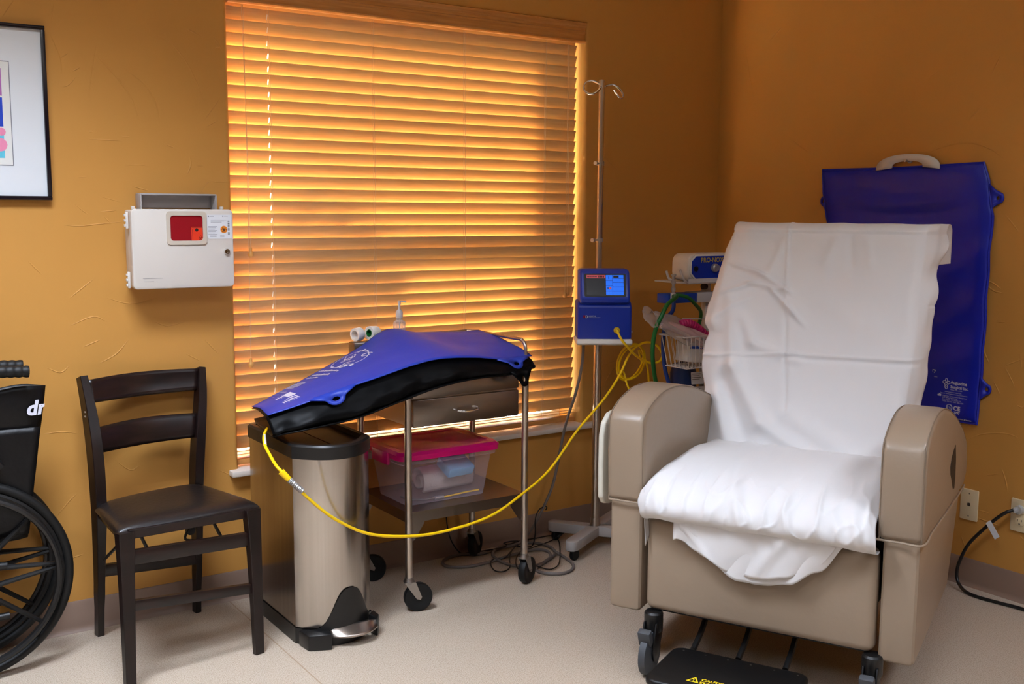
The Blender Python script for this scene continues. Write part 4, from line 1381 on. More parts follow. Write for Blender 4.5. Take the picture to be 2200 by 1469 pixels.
bline([(0.355 + 0.052 * math.cos(t), 0.27 + 0.21 * math.sin(t)) for t in [k * 2 * PI / 36 for k in range(37)]], 0.006)
for s_ in range(9):
    cu_, cv_ = 0.315 + 0.010 * s_ + random.uniform(-.004, .004), random.uniform(0.14, 0.40)
    bline([(cu_ + 0.010 * math.cos(t * 1.3 + s_), cv_ + 0.05 * math.sin(t + s_ * 2)) for t in [k * 0.5 for k in range(9)]], 0.007)
for (u, v) in ((0.302, 0.18), (0.306, 0.30), (0.310, 0.40), (0.318, 0.46), (0.395, 0.16), (0.402, 0.28), (0.406, 0.20)):
    bq(u, u + 0.012, v, v + 0.035)
b.make('printed_marks', MT['print_'], bl, smooth=False)

# ================================================================== YELLOW CABLES, CORDS
yc = thing('patient_cable', (-2.20, -0.64, 0.40), 'yellow cable slung from the blue blanket past the cart to the blue warming unit', 'cable')
MAINP = [(-2.302, -0.36, 0.672), (-2.339, -0.43, 0.667), (-2.364, -0.5, 0.654), (-2.375, -0.57, 0.637), (-2.378, -0.62, 0.619), (-2.371, -0.645, 0.604), (-2.327, -0.66, 0.551), (-2.284, -0.66, 0.504), (-2.21, -0.66, 0.438), (-2.098, -0.65, 0.372), (-1.958, -0.63, 0.334), (-1.805, -0.6, 0.315), (-1.598, -0.56, 0.322), (-1.435, -0.52, 0.367), (-1.271, -0.46, 0.42), (-1.098, -0.4, 0.537), (-0.947, -0.37, 0.638), (-0.851, -0.345, 0.718), (-0.795, -0.33, 0.786), (-0.746, -0.32, 0.822), (-0.686, -0.315, 0.837), (-0.632, -0.315, 0.821), (-0.605, -0.32, 0.785), (-0.619, -0.325, 0.759), (-0.663, -0.33, 0.752), (-0.718, -0.335, 0.768), (-0.785, -0.365, 0.797), (-0.845, -0.392, 0.832), (-0.884, -0.396, 0.868), (-0.891, -0.383, 0.892), (-0.880, -0.362, 0.900), (-0.874, -0.352, 0.900)]
B().tube(MAINP, 0.0048, 10, n=6).make('cable', MT['yellow'], yc)
B().cyl((-2.372, -0.647, 0.603), (-2.352, -0.656, 0.579), 0.0105, 0.0085, 16).make('yellow_collar', MT['yellow'], yc)
B().tube([(-2.352 + 0.038 * q / 40, -0.656 - 0.005 * q / 40, 0.579 - 0.040 * q / 40) for q in range(41)], lambda q: 0.0085 + 0.0012 * math.sin(q * 75), 14).make('connector_sleeve', MT['silver'], yc)
B().cyl((-2.339, -0.43, 0.667), (-2.3645, -0.505, 0.6535), 0.0052, 0.0052, 10).make('white_marker', MT['white'], yc)
yk2 = tag(B().tube([(-0.655, -0.3, 0.60), (-0.655, -0.3, 0.637), (-0.638, -0.28, 0.667), (-0.638, -0.27, 0.724), (-0.655, -0.265, 0.773), (-0.683, -0.265, 0.799), (-0.659, -0.258, 0.742), (-0.672, -0.259, 0.715), (-0.695, -0.26, 0.695), (-0.725, -0.263, 0.687), (-0.754, -0.266, 0.691), (-0.778, -0.27, 0.707), (-0.792, -0.273, 0.731), (-0.793, -0.277, 0.76), (-0.781, -0.279, 0.788), (-0.758, -0.281, 0.81), (-0.73, -0.282, 0.821), (-0.702, -0.282, 0.821), (-0.681, -0.28, 0.808), (-0.669, -0.278, 0.785), (-0.67, -0.275, 0.756), (-0.683, -0.271, 0.725), (-0.704, -0.268, 0.7), (-0.729, -0.264, 0.684), (-0.755, -0.261, 0.681), (-0.775, -0.259, 0.693), (-0.788, -0.258, 0.716), (-0.79, -0.258, 0.746), (-0.782, -0.259, 0.778), (-0.763, -0.261, 0.805), (-0.737, -0.264, 0.822), (-0.708, -0.268, 0.827), (-0.682, -0.271, 0.817), (-0.664, -0.275, 0.795), (-0.66, -0.278, 0.765), (-0.669, -0.28, 0.734), (-0.691, -0.282, 0.707), (-0.721, -0.282, 0.691), (-0.751, -0.281, 0.686), (-0.775, -0.279, 0.694), (-0.789, -0.276, 0.713), (-0.764, -0.27, 0.715), (-0.759, -0.285, 0.669), (-0.743, -0.3, 0.622), (-0.735, -0.31, 0.58)], 0.0042, 8, n=4).make('coiled_cable', MT['yellow']), 'yellow cable hung in a coil beside the steel pole', 'cable')
GREY = [(-0.945, -0.235, 0.86), (-0.942, -0.23, 0.80), (-0.93, -0.2, 0.719), (-0.926, -0.16, 0.619), (-0.925, -0.12, 0.539), (-0.922, -0.085, 0.461), (-0.945, -0.08, 0.346), (-0.98, -0.09, 0.244), (-1.029, -0.1, 0.166), (-1.089, -0.11, 0.094), (-1.15, -0.10, 0.03), (-1.21, -0.06, 0.008), (-1.326, -0.073, 0.006), (-1.391, -0.037, 0.006), (-1.46, -0.046, 0.006), (-1.502, -0.085, 0.006), (-1.503, -0.136, 0.006), (-1.443, -0.175, 0.006), (-1.35, -0.178, 0.008), (-1.234, -0.167, 0.012), (-1.113, -0.156, 0.010), (-1.08, -0.199, 0.006), (-1.118, -0.263, 0.006), (-1.183, -0.3, 0.006), (-1.246, -0.297, 0.006), (-1.297, -0.245, 0.006), (-1.311, -0.151, 0.016), (-1.246, -0.069, 0.010), (-1.145, -0.035, 0.006), (-1.058, -0.078, 0.006), (-1.038, -0.163, 0.006), (-1.082, -0.246, 0.010), (-1.155, -0.292, 0.012), (-1.212, -0.32, 0.006), (-1.246, -0.349, 0.006), (-1.24, -0.396, 0.006), (-1.192, -0.433, 0.006), (-1.133, -0.422, 0.006), (-1.09, -0.374, 0.006), (-1.067, -0.296, 0.006), (-1.068, -0.221, 0.014)]
tag(B().tube(GREY, 0.0058, 8, n=5).make('power_cord', MT['cordgrey']), 'thick grey power cord from the warming unit coiled on the floor', 'cord')
BLK1 = [(-1.451, -0.02, 0.24), (-1.445, -0.02, 0.145), (-1.428, -0.022, 0.07), (-1.39, -0.028, 0.012), (-1.353, -0.032, 0.005), (-1.298, -0.063, 0.012), (-1.231, -0.079, 0.016), (-1.118, -0.035, 0.012), (-1.018, -0.024, 0.005), (-0.942, -0.033, 0.005), (-0.955, -0.1, 0.005), (-1.058, -0.248, 0.014), (-1.146, -0.357, 0.012), (-1.198, -0.367, 0.005), (-1.245, -0.311, 0.014), (-1.294, -0.304, 0.005), (-1.268, -0.244, 0.016), (-1.196, -0.171, 0.018), (-1.093, -0.127, 0.010), (-0.98, -0.09, 0.008), (-0.935, -0.09, 0.03)]
b1_ = thing('adapter_cord', (-1.2, -0.2, 0), 'thin black cord running along the wall and ending at the pole base', 'cord')
B().tube(BLK1, 0.0026, 6, n=5).make('cord', MT['black'], b1_)
B().cyl((-0.962, -0.10, 0.02), (-0.918, -0.10, 0.045), 0.006, 0.0075, 10).make('plug_end', MT['black'], b1_)
BLK2 = [(-1.024, -0.1, 0.144), (-1.017, -0.1, 0.154), (-1.029, -0.1, 0.16), (-1.064, -0.11, 0.154), (-1.089, -0.12, 0.122), (-1.096, -0.13, 0.067), (-1.10, -0.115, 0.012), (-1.154, -0.116, 0.018), (-1.174, -0.055, 0.012), (-1.182, -0.03, 0.014), (-1.141, -0.026, 0.014), (-1.118, -0.05, 0.014), (-1.218, -0.143, 0.02), (-1.267, -0.199, 0.014), (-1.312, -0.267, 0.005), (-1.361, -0.292, 0.005), (-1.379, -0.261, 0.005), (-1.356, -0.2, 0.014), (-1.315, -0.174, 0.014), (-1.282, -0.189, 0.016), (-1.169, -0.105, 0.022), (-1.078, -0.057, 0.014)]
tag(B().tube(BLK2, 0.0026, 6, n=5).make('thin_cord', MT['black']), 'thin black cord looped upright on the grey floor coil', 'cord')

# ================================================================== IV POLE AND WARMING UNIT
IVX, IVY = -0.856, -0.215
iv = thing('iv_pole', (IVX, IVY, 0), 'tall chrome pole with two curled hooks on a four-footed grey wheeled base', 'stand')
b = B().cyl((IVX, IVY, 0.08), (IVX, IVY, 1.06), 0.0165, 0.0165, 20).cyl((IVX, IVY, 0.075), (IVX, IVY, 0.115), 0.021, 0.019, 20)
b.make('lower_tube', MT['steel'], iv)
B().cyl((IVX, IVY, 1.06), (IVX, IVY, 1.862), 0.0115, 0.0115, 18).lathe([(0.012, 0), (0.009, 0.006), (0, 0.008)], Matrix.Translation((IVX, IVY, 1.86)), 18).make('upper_tube', MT['steel'], iv)
HD = V((0.80, -0.30, 0)).normalized()
for s_ in (-1, 1):
    P = []
    for (d, z, yo) in ((0.0, 1.848, 0), (0.02, 1.856, 0), (0.045, 1.862, 0), (0.066, 1.852, 0), (0.078, 1.835, -0.004), (0.077, 1.818, -0.010), (0.064, 1.808, -0.018), (0.047, 1.813, -0.022), (0.034, 1.826, -0.024), (0.026, 1.838, -0.024)):
        P.append(V((IVX, IVY, z)) + HD * (s_ * d) + V((0, yo * 1.6, 0)) - V((0, 0, 0.012 * (s_ > 0))))
    B().tube(P, 0.0042, 8, n=5).make('hook', MT['chrome'], iv)
for zz, ln in ((1.545, 0.03), (1.246, 0.045)):
    b = B().lathe([(0.015, -0.008), (0.015, 0.008), (0.0118, 0.008)], Matrix.Translation((IVX, IVY, zz)), 16)
    d = V((-0.9, -0.35, 0)).normalized()
    c0 = V((IVX, IVY, zz))
    b.cyl(c0 + d * 0.012, c0 + d * ln, 0.0035, 0.0035, 8).cyl(c0 + d * ln, c0 + d * (ln + 0.012), 0.008, 0.008, 10)
    b.make('clamp_knob', MT['dkbrass'], iv)
base = B()
for (dx, dy) in ((-0.115, 0.148), (-0.215, -0.118), (0.115, -0.148), (0.215, 0.118)):
    L_ = math.hypot(dx, dy)
    M = frame((IVX, IVY, 0.060), (dx / L_, dy / L_, 0), (-dy / L_, dx / L_, 0))
    base.prism([(-0.02, -0.026), (L_ - 0.01, -0.026), (L_ + 0.006, -0.018), (L_ + 0.012, 0), (L_ + 0.006, 0.018), (L_ - 0.01, 0.026), (-0.02, 0.026)], -0.012 - 0.004, 0.024, M, bev=0.005)
bs = base.make('base', MT['grey'], iv)
for (dx, dy) in ((-0.115, 0.148), (-0.215, -0.118), (0.115, -0.148), (0.215, 0.118)):
    L_ = math.hypot(dx, dy)
    c = V((IVX + dx * 0.93, IVY + dy * 0.93, 0.0225))
    B().lathe([(0, -0.009), (0.0195, -0.009), (0.0222, -0.006), (0.0222, 0.006), (0.0195, 0.009), (0, 0.009)], zto(c + V((0.012, 0.002, 0)), (0.25, -1, 0)), 20).box(c + V((0.004, 0, 0.018)), (0.036, 0.026, 0.008), bev=0.002).make('caster', MT['rubber'], bs)

cu = thing('warming_unit', (-0.885, -0.26, 0.85), 'blue warming control unit with lit touchscreen clamped on the steel pole', 'controller')
# side profile (depth d towards viewer, z): slanted screen head over a recessed lower body
UX0, UX1 = -1.012, -0.742
UMx = 0.03   # yaw offset slope: front face turned a little


def UM(x, d, z):
    """unit frame: x across, d out of the front, z up; turned a little towards the camera"""
    a = math.radians(-33)
    cx_, cy_ = -0.850, -0.229
    lx, ly = x - (-0.877), -d
    return V((cx_ + lx * math.cos(a) - ly * math.sin(a), cy_ + lx * math.sin(a) + ly * math.cos(a), z))


UMAT = Matrix(((1, 0, 0, 0), (0, 1, 0, 0), (0, 0, 1, 0), (0, 0, 0, 1)))
o0 = UM(-0.877, 0, 0)
ex = (UM(-0.777, 0, 0) - o0).normalized()
ed = (UM(-0.877, 0.1, 0) - o0).normalized()


def side_prism(b, prof, xa, xb, bev, seg=3):
    # local: poly in (d, z), extruded along ex
    M = Matrix((ed, V((0, 0, 1)), ed.cross(V((0, 0, 1))))).transposed().to_4x4()
    sgn = 1 if ed.cross(V((0, 0, 1))).dot(ex) > 0 else -1
    M.translation = V((o0.x, o0.y, 0))
    h0, h1 = sorted((sgn * (xa + 0.877), sgn * (xb + 0.877)))
    b.prism(prof, h0, h1, M, bev=bev, seg=seg)


b = B()
side_prism(b, [(-0.02, 0.862), (0.118, 0.862), (0.112, 0.995), (0.098, 1.005), (0.090, 1.012), (-0.02, 1.012)], -0.983, -0.771, 0.010)
b.make('lower_body', MT['boxblue'], cu, ang=0.5)
b = B()
side_prism(b, [(-0.02, 1.005), (0.106, 1.000), (0.124, 1.010), (0.130, 1.022), (0.092, 1.128), (0.078, 1.135), (-0.02, 1.135)], -0.974, -0.780, 0.012)
hd = b.make('screen_head', MT['boxblue2'], cu, ang=0.5)
b = B()
side_prism(b, [(-0.025, 0.842), (0.128, 0.842), (0.130, 0.850), (0.126, 0.866), (-0.025, 0.866)], -0.987, -0.767, 0.009)
b.make('base_tray', MT['white'], cu, ang=0.5)
# screen plane
pA, pB = UM(-0.877, 0.130, 1.022), UM(-0.877, 0.092, 1.128)
sy = (pB - pA).normalized()
sz = ex.cross(sy).normalized()
if sz.dot(ed) < 0:
    sz = -sz
SM = Matrix((ex, sy, sz)).transposed().to_4x4()
SM.translation = (pA + pB) / 2 + sz * 0.0006
SM = SM @ Matrix.Diagonal((0.76, 0.98, 1, 1))
scr = B().prism(rrect(0.212, 0.094, 0.006, 3), 0, 0.002, SM).make('screen_surround', MT['black'], hd, smooth=False)


def srect(b, x, y, w, h, z=0.0022):
    b.quad(*[SM @ V(q) for q in ((x, y, z), (x + w, y, z), (x + w, y + h, z), (x, y + h, z))])


b = B()
srect(b, -0.094, -0.041, 0.096, 0.068)
b.make('screen_view', MT['screen'], hd, smooth=False)
b = B()
srect(b, -0.094, 0.028, 0.096, 0.013)
b.make('screen_banner', MT['scr_red'], hd, smooth=False)
b = B()
srect(b, 0.003, -0.041, 0.091, 0.082)
b.make('screen_panel', MT['scr_blue'], hd, smooth=False)
b = B()
for y in (-0.0385, -0.020, 0.001, 0.020):
    for dx in (0.004, 0.035):
        pass
for x in (0.003, 0.037):
    srect(b, x, -0.041, 0.0012, 0.082, 0.0025)
for y in (-0.026, -0.008, 0.010, 0.026):
    srect(b, 0.038, y, 0.056, 0.0012, 0.0025)
for y in (-0.026, -0.003, 0.018):
    srect(b, 0.004, y, 0.033, 0.0010, 0.0025)
srect(b, 0.042, 0.029, 0.028, 0.010, 0.0026)
srect(b, 0.018, 0.024, 0.003, 0.012, 0.0026)
srect(b, 0.012, -0.016, 0.004, 0.006, 0.0026)
for k in range(9):
    srect(b, -0.090 + k * 0.0055, 0.032, 0.0035, 0.0035, 0.0026)
for k in range(4):
    srect(b, -0.034 + k * 0.008, 0.0305, 0.005, 0.008, 0.0026)
b.make('screen_marks', MT['scr_dark'], hd, smooth=False)
b = B().lathe([(0.0055, 0), (0, 0.0001)], SM @ Matrix.Translation((0.026, -0.013, 0.0027)), 14)
b.make('screen_icon', MT['scr_red'], hd)
# lettering on lower body
LM = Matrix((ex, V((0, 0, 1)), ed)).transposed().to_4x4()
LM.translation = UM(-0.960, 0.1185, 0.948)
LM = LM @ Matrix.Diagonal((0.8, 0.9, 1, 1))
b = B()
add_text(b, 'D', 0.016, planef(LM @ Matrix.Translation((0.010, 0, 0))), bold=0.0006)
add_text(b, 'AUGUSTINE', 0.0066, planef(LM @ Matrix.Translation((0.025, 0.006, 0))), bold=0.0001)
add_text(b, 'TEMPERATURE MANAGEMENT', 0.0042, planef(LM @ Matrix.Translation((0.025, 0.0005, 0))))
b.make('lettering', MT['print_'], cu, smooth=False)
b = B()
LM2 = LM @ Matrix.Translation((0.0, 0, 0.0))
for x in (0.0, 0.0055):
    b.quad(*[LM2 @ V(q) for q in ((x, 0, 0.0003), (x + 0.004, 0, 0.0003), (x + 0.004, 0.012, 0.0003), (x, 0.012, 0.0003))])
b.make('red_logo_bars', MT['red'], cu, smooth=False)
pc = UM(-0.829, 0.128, 0.900)
B().lathe([(0.013, -0.02), (0.013, 0.004), (0.010, 0.008), (0.006, 0.008)], zto(pc - ed * 0.012, ed), 18).make('cable_port', MT['gold'], cu)
b = B()
side_prism(b, [(0.020, 0.895), (0.045, 0.895), (0.045, 0.900), (0.020, 0.900)], -0.771, -0.762, 0.0)
b.cyl(UM(-0.770, 0.03, 0.885), UM(-0.757, 0.03, 0.885), 0.006, 0.006, 10)
b.make('side_latch', MT['dkbrass'], cu)
b = B()
b.cyl((IVX, IVY, 0.93), (IVX, IVY, 1.02), 0.022, 0.022, 16).box((IVX - 0.01, IVY - 0.02, 0.975), (0.05, 0.04, 0.06), bev=0.004)
b.make('pole_clamp', MT['blackm'], cu)
for x in (-0.955, -0.800):
    B().cyl(UM(x, 0.05, 0.836), UM(x, 0.05, 0.846), 0.012, 0.012, 12).make('rubber_foot', MT['rubber'], cu)

# ================================================================== GAS STAND BEHIND THE RECLINER
GX, GY = -0.388, -0.34
gs = thing('gas_stand', (GX, GY, 0), 'white wheeled gas stand with blue bracket and wire basket behind the recliner', 'stand')
B().box((GX, GY, 0.58), (0.030, 0.030, 1.02), bev=0.004).make('post', MT['offwhite'], gs)
b = B()
for (dx, dy) in ((-0.2, -0.12), (-0.16, 0.16), (0.2, 0.1), (0.14, -0.18)):
    b.tube([(GX, GY, 0.085), (GX + dx * 0.6, GY + dy * 0.6, 0.07), (GX + dx, GY + dy, 0.055)], 0.014, 10, n=3)
gb = b.make('base', MT['offwhite'], gs)
for (dx, dy) in ((-0.2, -0.12), (-0.16, 0.16), (0.2, 0.1), (0.14, -0.18)):
    B().lathe([(0, -0.011), (0.024, -0.011), (0.027, -0.006), (0.027, 0.006), (0.024, 0.011), (0, 0.011)], zto((GX + dx, GY + dy, 0.0272), (0.4, 1, 0)), 18).make('caster', MT['rubber'], gb)
b = B()
b.box((GX - 0.07, GY - 0.01, 1.078), (0.27, 0.20, 0.006), bev=0.002)
b.box((GX - 0.07, GY - 0.108, 1.086), (0.27, 0.004, 0.02))
b.tube([(GX - 0.205, GY - 0.105, 1.082), (GX - 0.235, GY - 0.115, 1.095), (GX - 0.262, GY - 0.12, 1.135)], 0.005, 6, n=3)
b.tube([(GX - 0.205, GY - 0.03, 1.082), (GX - 0.235, GY - 0.03, 1.095), (GX - 0.25, GY - 0.03, 1.125)], 0.005, 6, n=3)
b.make('tray', MT['offwhite'], gs)
b = B().box((GX - 0.175, GY - 0.015, 1.0145), (0.155, 0.07, 0.038), bev=0.004)
b.make('blue_bracket', MT['brkblue'], gs)
B().box((GX - 0.045, GY - 0.015, 1.0145), (0.105, 0.075, 0.042), bev=0.004).make('white_bracket', MT['offwhite'], gs)
B().cyl((GX - 0.03, GY - 0.03, 1.056), (GX - 0.05, GY - 0.03, 1.056), 0.012, 0.012, 12).make('knob', MT['black'], gs)
# basket
b = B()
bx0, bx1, by0, by1, bt, bb = -0.672, -0.375, -0.52, -0.375, 0.875, 0.748


def brow(t):
    f = (bt - t) / (bt - bb)
    return bx0 + 0.032 * f, bx1 - 0.01 * f, by0 + 0.018 * f, by1 - 0.006 * f


for t, rr in ((bt, 0.0032), (bb, 0.0022)):
    xa, xb, ya, yb = brow(t)
    b.tube([(xa, ya, t), (xb, ya, t), (xb, yb, t), (xa, yb, t)], rr, 6, closed=True)
for k in range(13):
    f = (k + 0.5) / 13
    xa, xb, ya, yb = brow(bt)
    xc, xd, yc, yd = brow(bb)
    b.tube([(xa + (xb - xa) * f, ya, bt), (xc + (xd - xc) * f, yc, bb), (xc + (xd - xc) * f, yd, bb), (xa + (xb - xa) * f, yb, bt)], 0.0016, 5)
for k in range(5):
    f = (k + 0.5) / 5
    b.tube([(xa, ya + (yb - ya) * f, bt), (xc, yc + (yd - yc) * f, bb), (xd, yc + (yd - yc) * f, bb), (xb, ya + (yb - ya) * f, bt)], 0.0016, 5)
b.tube([(bx0 + 0.12, by1, bt), (bx0 + 0.125, by1, bt + 0.055), (bx1, by1, bt + 0.045), (bx1, by1, bt)], 0.0028, 6)
b.make('wire_basket', MT['wirew'], gs)
# gas mixer on the tray
gm = thing('gas_mixer', (GX - 0.03, GY, 1.081), 'white and blue gas mixer box with gold lettering on the stand tray', 'gas mixer')
b = B()
MM = Matrix(((1, 0, 0, GX - 0.055), (0, 1, 0, 0), (0, 0, 1, 0), (0, 0, 0, 1)))
poly = rrect(0.280, 0.108, 0.035, 6)
b.prism(poly, 0.0, 0.098, XZ(GX - 0.057, GY, 1.140), bev=0.010, seg=3)
b.make('housing', MT['cab'], gm, ang=0.6)
oct_ = [(-0.118, -0.022), (-0.094, -0.044), (0.118, -0.044), (0.118, 0.044), (-0.094, 0.044), (-0.118, 0.024)]
fp = B().prism([(x * 1.05, y * 1.12) for x, y in oct_], 0, 0.006, XZ(GX - 0.065, GY - 0.097, 1.140), bev=0.002).make('front_bezel', MT['white'], gm, ang=0.5)
B().prism(oct_, 0, 0.002, XZ(GX - 0.065, GY - 0.1025, 1.140)).make('front_panel', MT['boxblue'], gm, smooth=False)
b = B()
add_text(b, 'PRO-NOX', 0.026, planef(XZ(GX - 0.136, GY - 0.1047, 1.160) @ Matrix.Diagonal((1.05, 1, 1, 1))), bold=0.0004)
b.make('lettering', MT['gold'], gm, smooth=False)
B().lathe([(0.016, 0), (0.016, 0.012), (0.012, 0.016), (0.012, 0.022), (0, 0.022)], zto((GX - 0.062, GY - 0.1045, 1.137), (0, -1, 0)), 20).make('dial', MT['dkbrass'], gm)
B().lathe([(0.011, 0), (0.011, 0.005), (0.007, 0.005), (0.006, 0.002), (0, 0.002)], zto((GX - 0.163, GY - 0.1045, 1.135), (0, -1, 0)), 18).make('port', MT['black'], gm)
b = B()
fx, fy = -0.652, -0.43
b.lathe([(0.006, 0), (0.006, 0.012), (0.009, 0.013), (0.009, 0.026), (0.006, 0.028), (0.006, 0.04), (0.0095, 0.041), (0.0095, 0.056), (0.0065, 0.058), (0.0065, 0.072), (0.010, 0.073), (0.010, 0.080), (0.0, 0.080)], Matrix.Translation((-0.640, -0.415, 1.035)), 16)
b.make('hose_fitting', MT['dkbrass'], gm)
B().lathe([(0.0105, 0), (0.0105, 0.022), (0, 0.022)], Matrix.Translation((-0.640, -0.415, 1.018)), 14).make('hose_collar', MT['white'], gm)
B().tube([(-0.640, -0.415, 1.028), (-0.665, -0.46, 1.029), (-0.738, -0.49, 1.005), (-0.775, -0.50, 0.965), (-0.797, -0.49, 0.908), (-0.80, -0.48, 0.835), (-0.775, -0.46, 0.759), (-0.732, -0.43, 0.687), (-0.665, -0.40, 0.592), (-0.62, -0.36, 0.45), (-0.56, -0.33, 0.30)], 0.0085, 10, n=5).make('green_hose', MT['green'], gm)
B().tube([(-0.640, -0.415, 1.034), (-0.589, -0.44, 1.024), (-0.521, -0.42, 0.988), (-0.452, -0.38, 0.944), (-0.43, -0.33, 0.85)], 0.0075, 10, n=5).make('green_hose', MT['green'], gm)
B().tube([(-0.640, -0.415, 1.030), (-0.652, -0.43, 0.977), (-0.662, -0.40, 0.93), (-0.624, -0.345, 0.829), (-0.607, -0.34, 0.731), (-0.579, -0.34, 0.653), (-0.556, -0.34, 0.573), (-0.53, -0.34, 0.42)], 0.0085, 10, n=5).make('blue_hose', MT['bluehose'], gm)
# bagged tubing and carton in the basket
bag = thing('bagged_mask', (-0.56, -0.45, 0.76), 'clear plastic bag of pink breathing tubing and mask heaped in the basket', 'bag')
b = B()


def bagf(u, v):
    th = u * 2 * PI
    P = [V((-0.42, -0.45, 0.83)), V((-0.53, -0.46, 0.868)), V((-0.62, -0.465, 0.893)), V((-0.70, -0.47, 0.918)), V((-0.765, -0.472, 0.943)), V((-0.812, -0.472, 0.962))]
    c = lerp_pts(P, v)
    R_ = interp([(0, 0.03), (0.25, 0.058), (0.5, 0.058), (0.75, 0.043), (0.88, 0.034), (1, 0.044)], v)
    R_ *= 1 + 0.22 * noise.noise(V((math.cos(th) * 1.6, math.sin(th) * 1.6, v * 6)))
    return c + V((math.cos(th) * R_ * 0.5, math.sin(th) * R_ * 0.75, math.sin(th + 0.4) * R_ * 0.8))


b.grid(bagf, 40, 36, wrap=True)
b.make('film', MT['film'], bag)
B().tube([(-0.752, -0.472, 0.932), (-0.70, -0.475, 0.918), (-0.64, -0.48, 0.895), (-0.58, -0.48, 0.86), (-0.55, -0.47, 0.82)], lambda q: 0.014 + 0.012 * q, 12, n=5).make('face_mask', MT['pinkish'], bag)
B().tube([(-0.652, -0.470, 0.922), (-0.615, -0.473, 0.925), (-0.575, -0.473, 0.912), (-0.53, -0.47, 0.885), (-0.48, -0.465, 0.85), (-0.43, -0.46, 0.79)], lambda q: 0.0155 + 0.0012 * math.sin(q * 170), 14, n=14).make('breathing_tube', MT['magenta'], bag)
B().tube([(-0.68, -0.465, 0.905), (-0.61, -0.47, 0.895), (-0.55, -0.48, 0.872), (-0.48, -0.482, 0.845)], 0.015, 10, n=5).make('white_tube', MT['pinkish'], bag)
B().box((-0.425, -0.445, 0.893), (0.06, 0.045, 0.05), bev=0.008).make('clear_elbow', MT['offwhite'], bag)
cart_ = thing('supply_carton', (-0.53, -0.47, 0.752), 'white carton with a blue band standing in the wire basket', 'carton')
bxM = frame((-0.515, -0.455, 0.800), (1, -0.05, -0.10), (0.10, 0.0, 1))
B().box((0, 0, 0), (0.20, 0.085, 0.075), bev=0.003, M=bxM @ Matrix(((1, 0, 0, 0), (0, 0, 1, 0), (0, 1, 0, 0), (0, 0, 0, 1)))).make('box', MT['white'], cart_)
b = B()
b.grid(lambda u, v: bxM @ V((-0.1 + 0.2 * u, 0.016 + 0.014 * v + 0.022 * u * u, 0.0436)), 10, 2)
b.make('blue_band', MT['brkblue'], cart_, smooth=False)
b = B()
for (x, y) in ((0.0, -0.006), (0.02, -0.010), (0.035, 0.002), (0.052, 0.0)):
    b.lathe([(0.006, 0), (0, 0.0002)], bxM @ Matrix.Translation((x, y, 0.0437)), 10)
for k in range(3):
    b.quad(*[bxM @ V(q) for q in ((0.03, -0.02 - k * 0.006, 0.0437), (0.085, -0.02 - k * 0.006, 0.0437), (0.085, -0.018 - k * 0.006, 0.0437), (0.03, -0.018 - k * 0.006, 0.0437))])
b.make('carton_print', MT['ink'], cart_, smooth=False)
gc = thing('gas_cylinder', (-0.49, -0.345, 0.10), 'dark blue gas cylinder with white tags strapped to the gas stand', 'gas cylinder')
B().lathe([(0, 0.10), (0.05, 0.10), (0.055, 0.108), (0.055, 0.70), (0.045, 0.735), (0.02, 0.745), (0, 0.745)], Matrix.Translation((-0.495, -0.33, 0)), 28).make('cylinder_body', MT['cyl'], gc)
for (zz, h, m_) in ((0.685, 0.05, 'paper'), (0.625, 0.05, 'offwhite')):
    M_ = frame((-0.468, -0.400, zz), (1, -0.25, 0), (0, 0.1, 1))
    t_ = B().prism(rrect(0.082, h, 0.003, 2), 0, 0.001, M_).make('tag', MT[m_], gc, smooth=False)
    b = B()
    for k in range(4):
        b.quad(*[M_ @ V(q) for q in ((-0.036, 0.016 - k * 0.007, 0.0013), (-0.036 + 0.04 - 0.006 * (k % 2), 0.016 - k * 0.007, 0.0013), (-0.036 + 0.04 - 0.006 * (k % 2), 0.0178 - k * 0.007, 0.0013), (-0.036, 0.0178 - k * 0.007, 0.0013))])
    if zz > 0.65:
        b.quad(*[M_ @ V(q) for q in ((0.024, -0.016, 0.0013), (0.037, 0.0, 0.0013), (0.024, 0.016, 0.0013), (0.011, 0.0, 0.0013))])
    b.make('tag_print', MT['ink'], t_, smooth=False)
b = B().box((-0.445, -0.335, 0.33), (0.10, 0.02, 0.02), bev=0.003).box((-0.445, -0.335, 0.60), (0.10, 0.02, 0.02), bev=0.003).box((-0.45, -0.34, 0.095), (0.17, 0.12, 0.012), bev=0.003)
b.make('cylinder_carrier', MT['blackm'], gs)

# ================================================================== RECLINER
A_, F_ = V((0.442, -0.897, 0)).normalized(), V((-0.897, -0.442, 0)).normalized()


def RC(a, f, z):
    return A_ * a + F_ * f + V((0, 0, z))


rloc = RC(0.775, 1.45, 0)
rc = thing('recliner', rloc, 'wide taupe vinyl medical recliner on casters covered with white sheets', 'recliner')
# matrices: local (f, z) polygon extruded along a
RMAT = Matrix((F_, V((0, 0, 1)), F_.cross(V((0, 0, 1))))).transposed().to_4x4()
asg = 1 if F_.cross(V((0, 0, 1))).dot(A_) > 0 else -1


def rprism(b, poly, a0, a1, bev=0.0, seg=3):
    h0, h1 = sorted((asg * a0, asg * a1))
    return b.prism(poly, h0, h1, RMAT, bev=bev, seg=seg)


RBOX = Matrix((A_, F_, A_.cross(F_))).transposed().to_4x4()


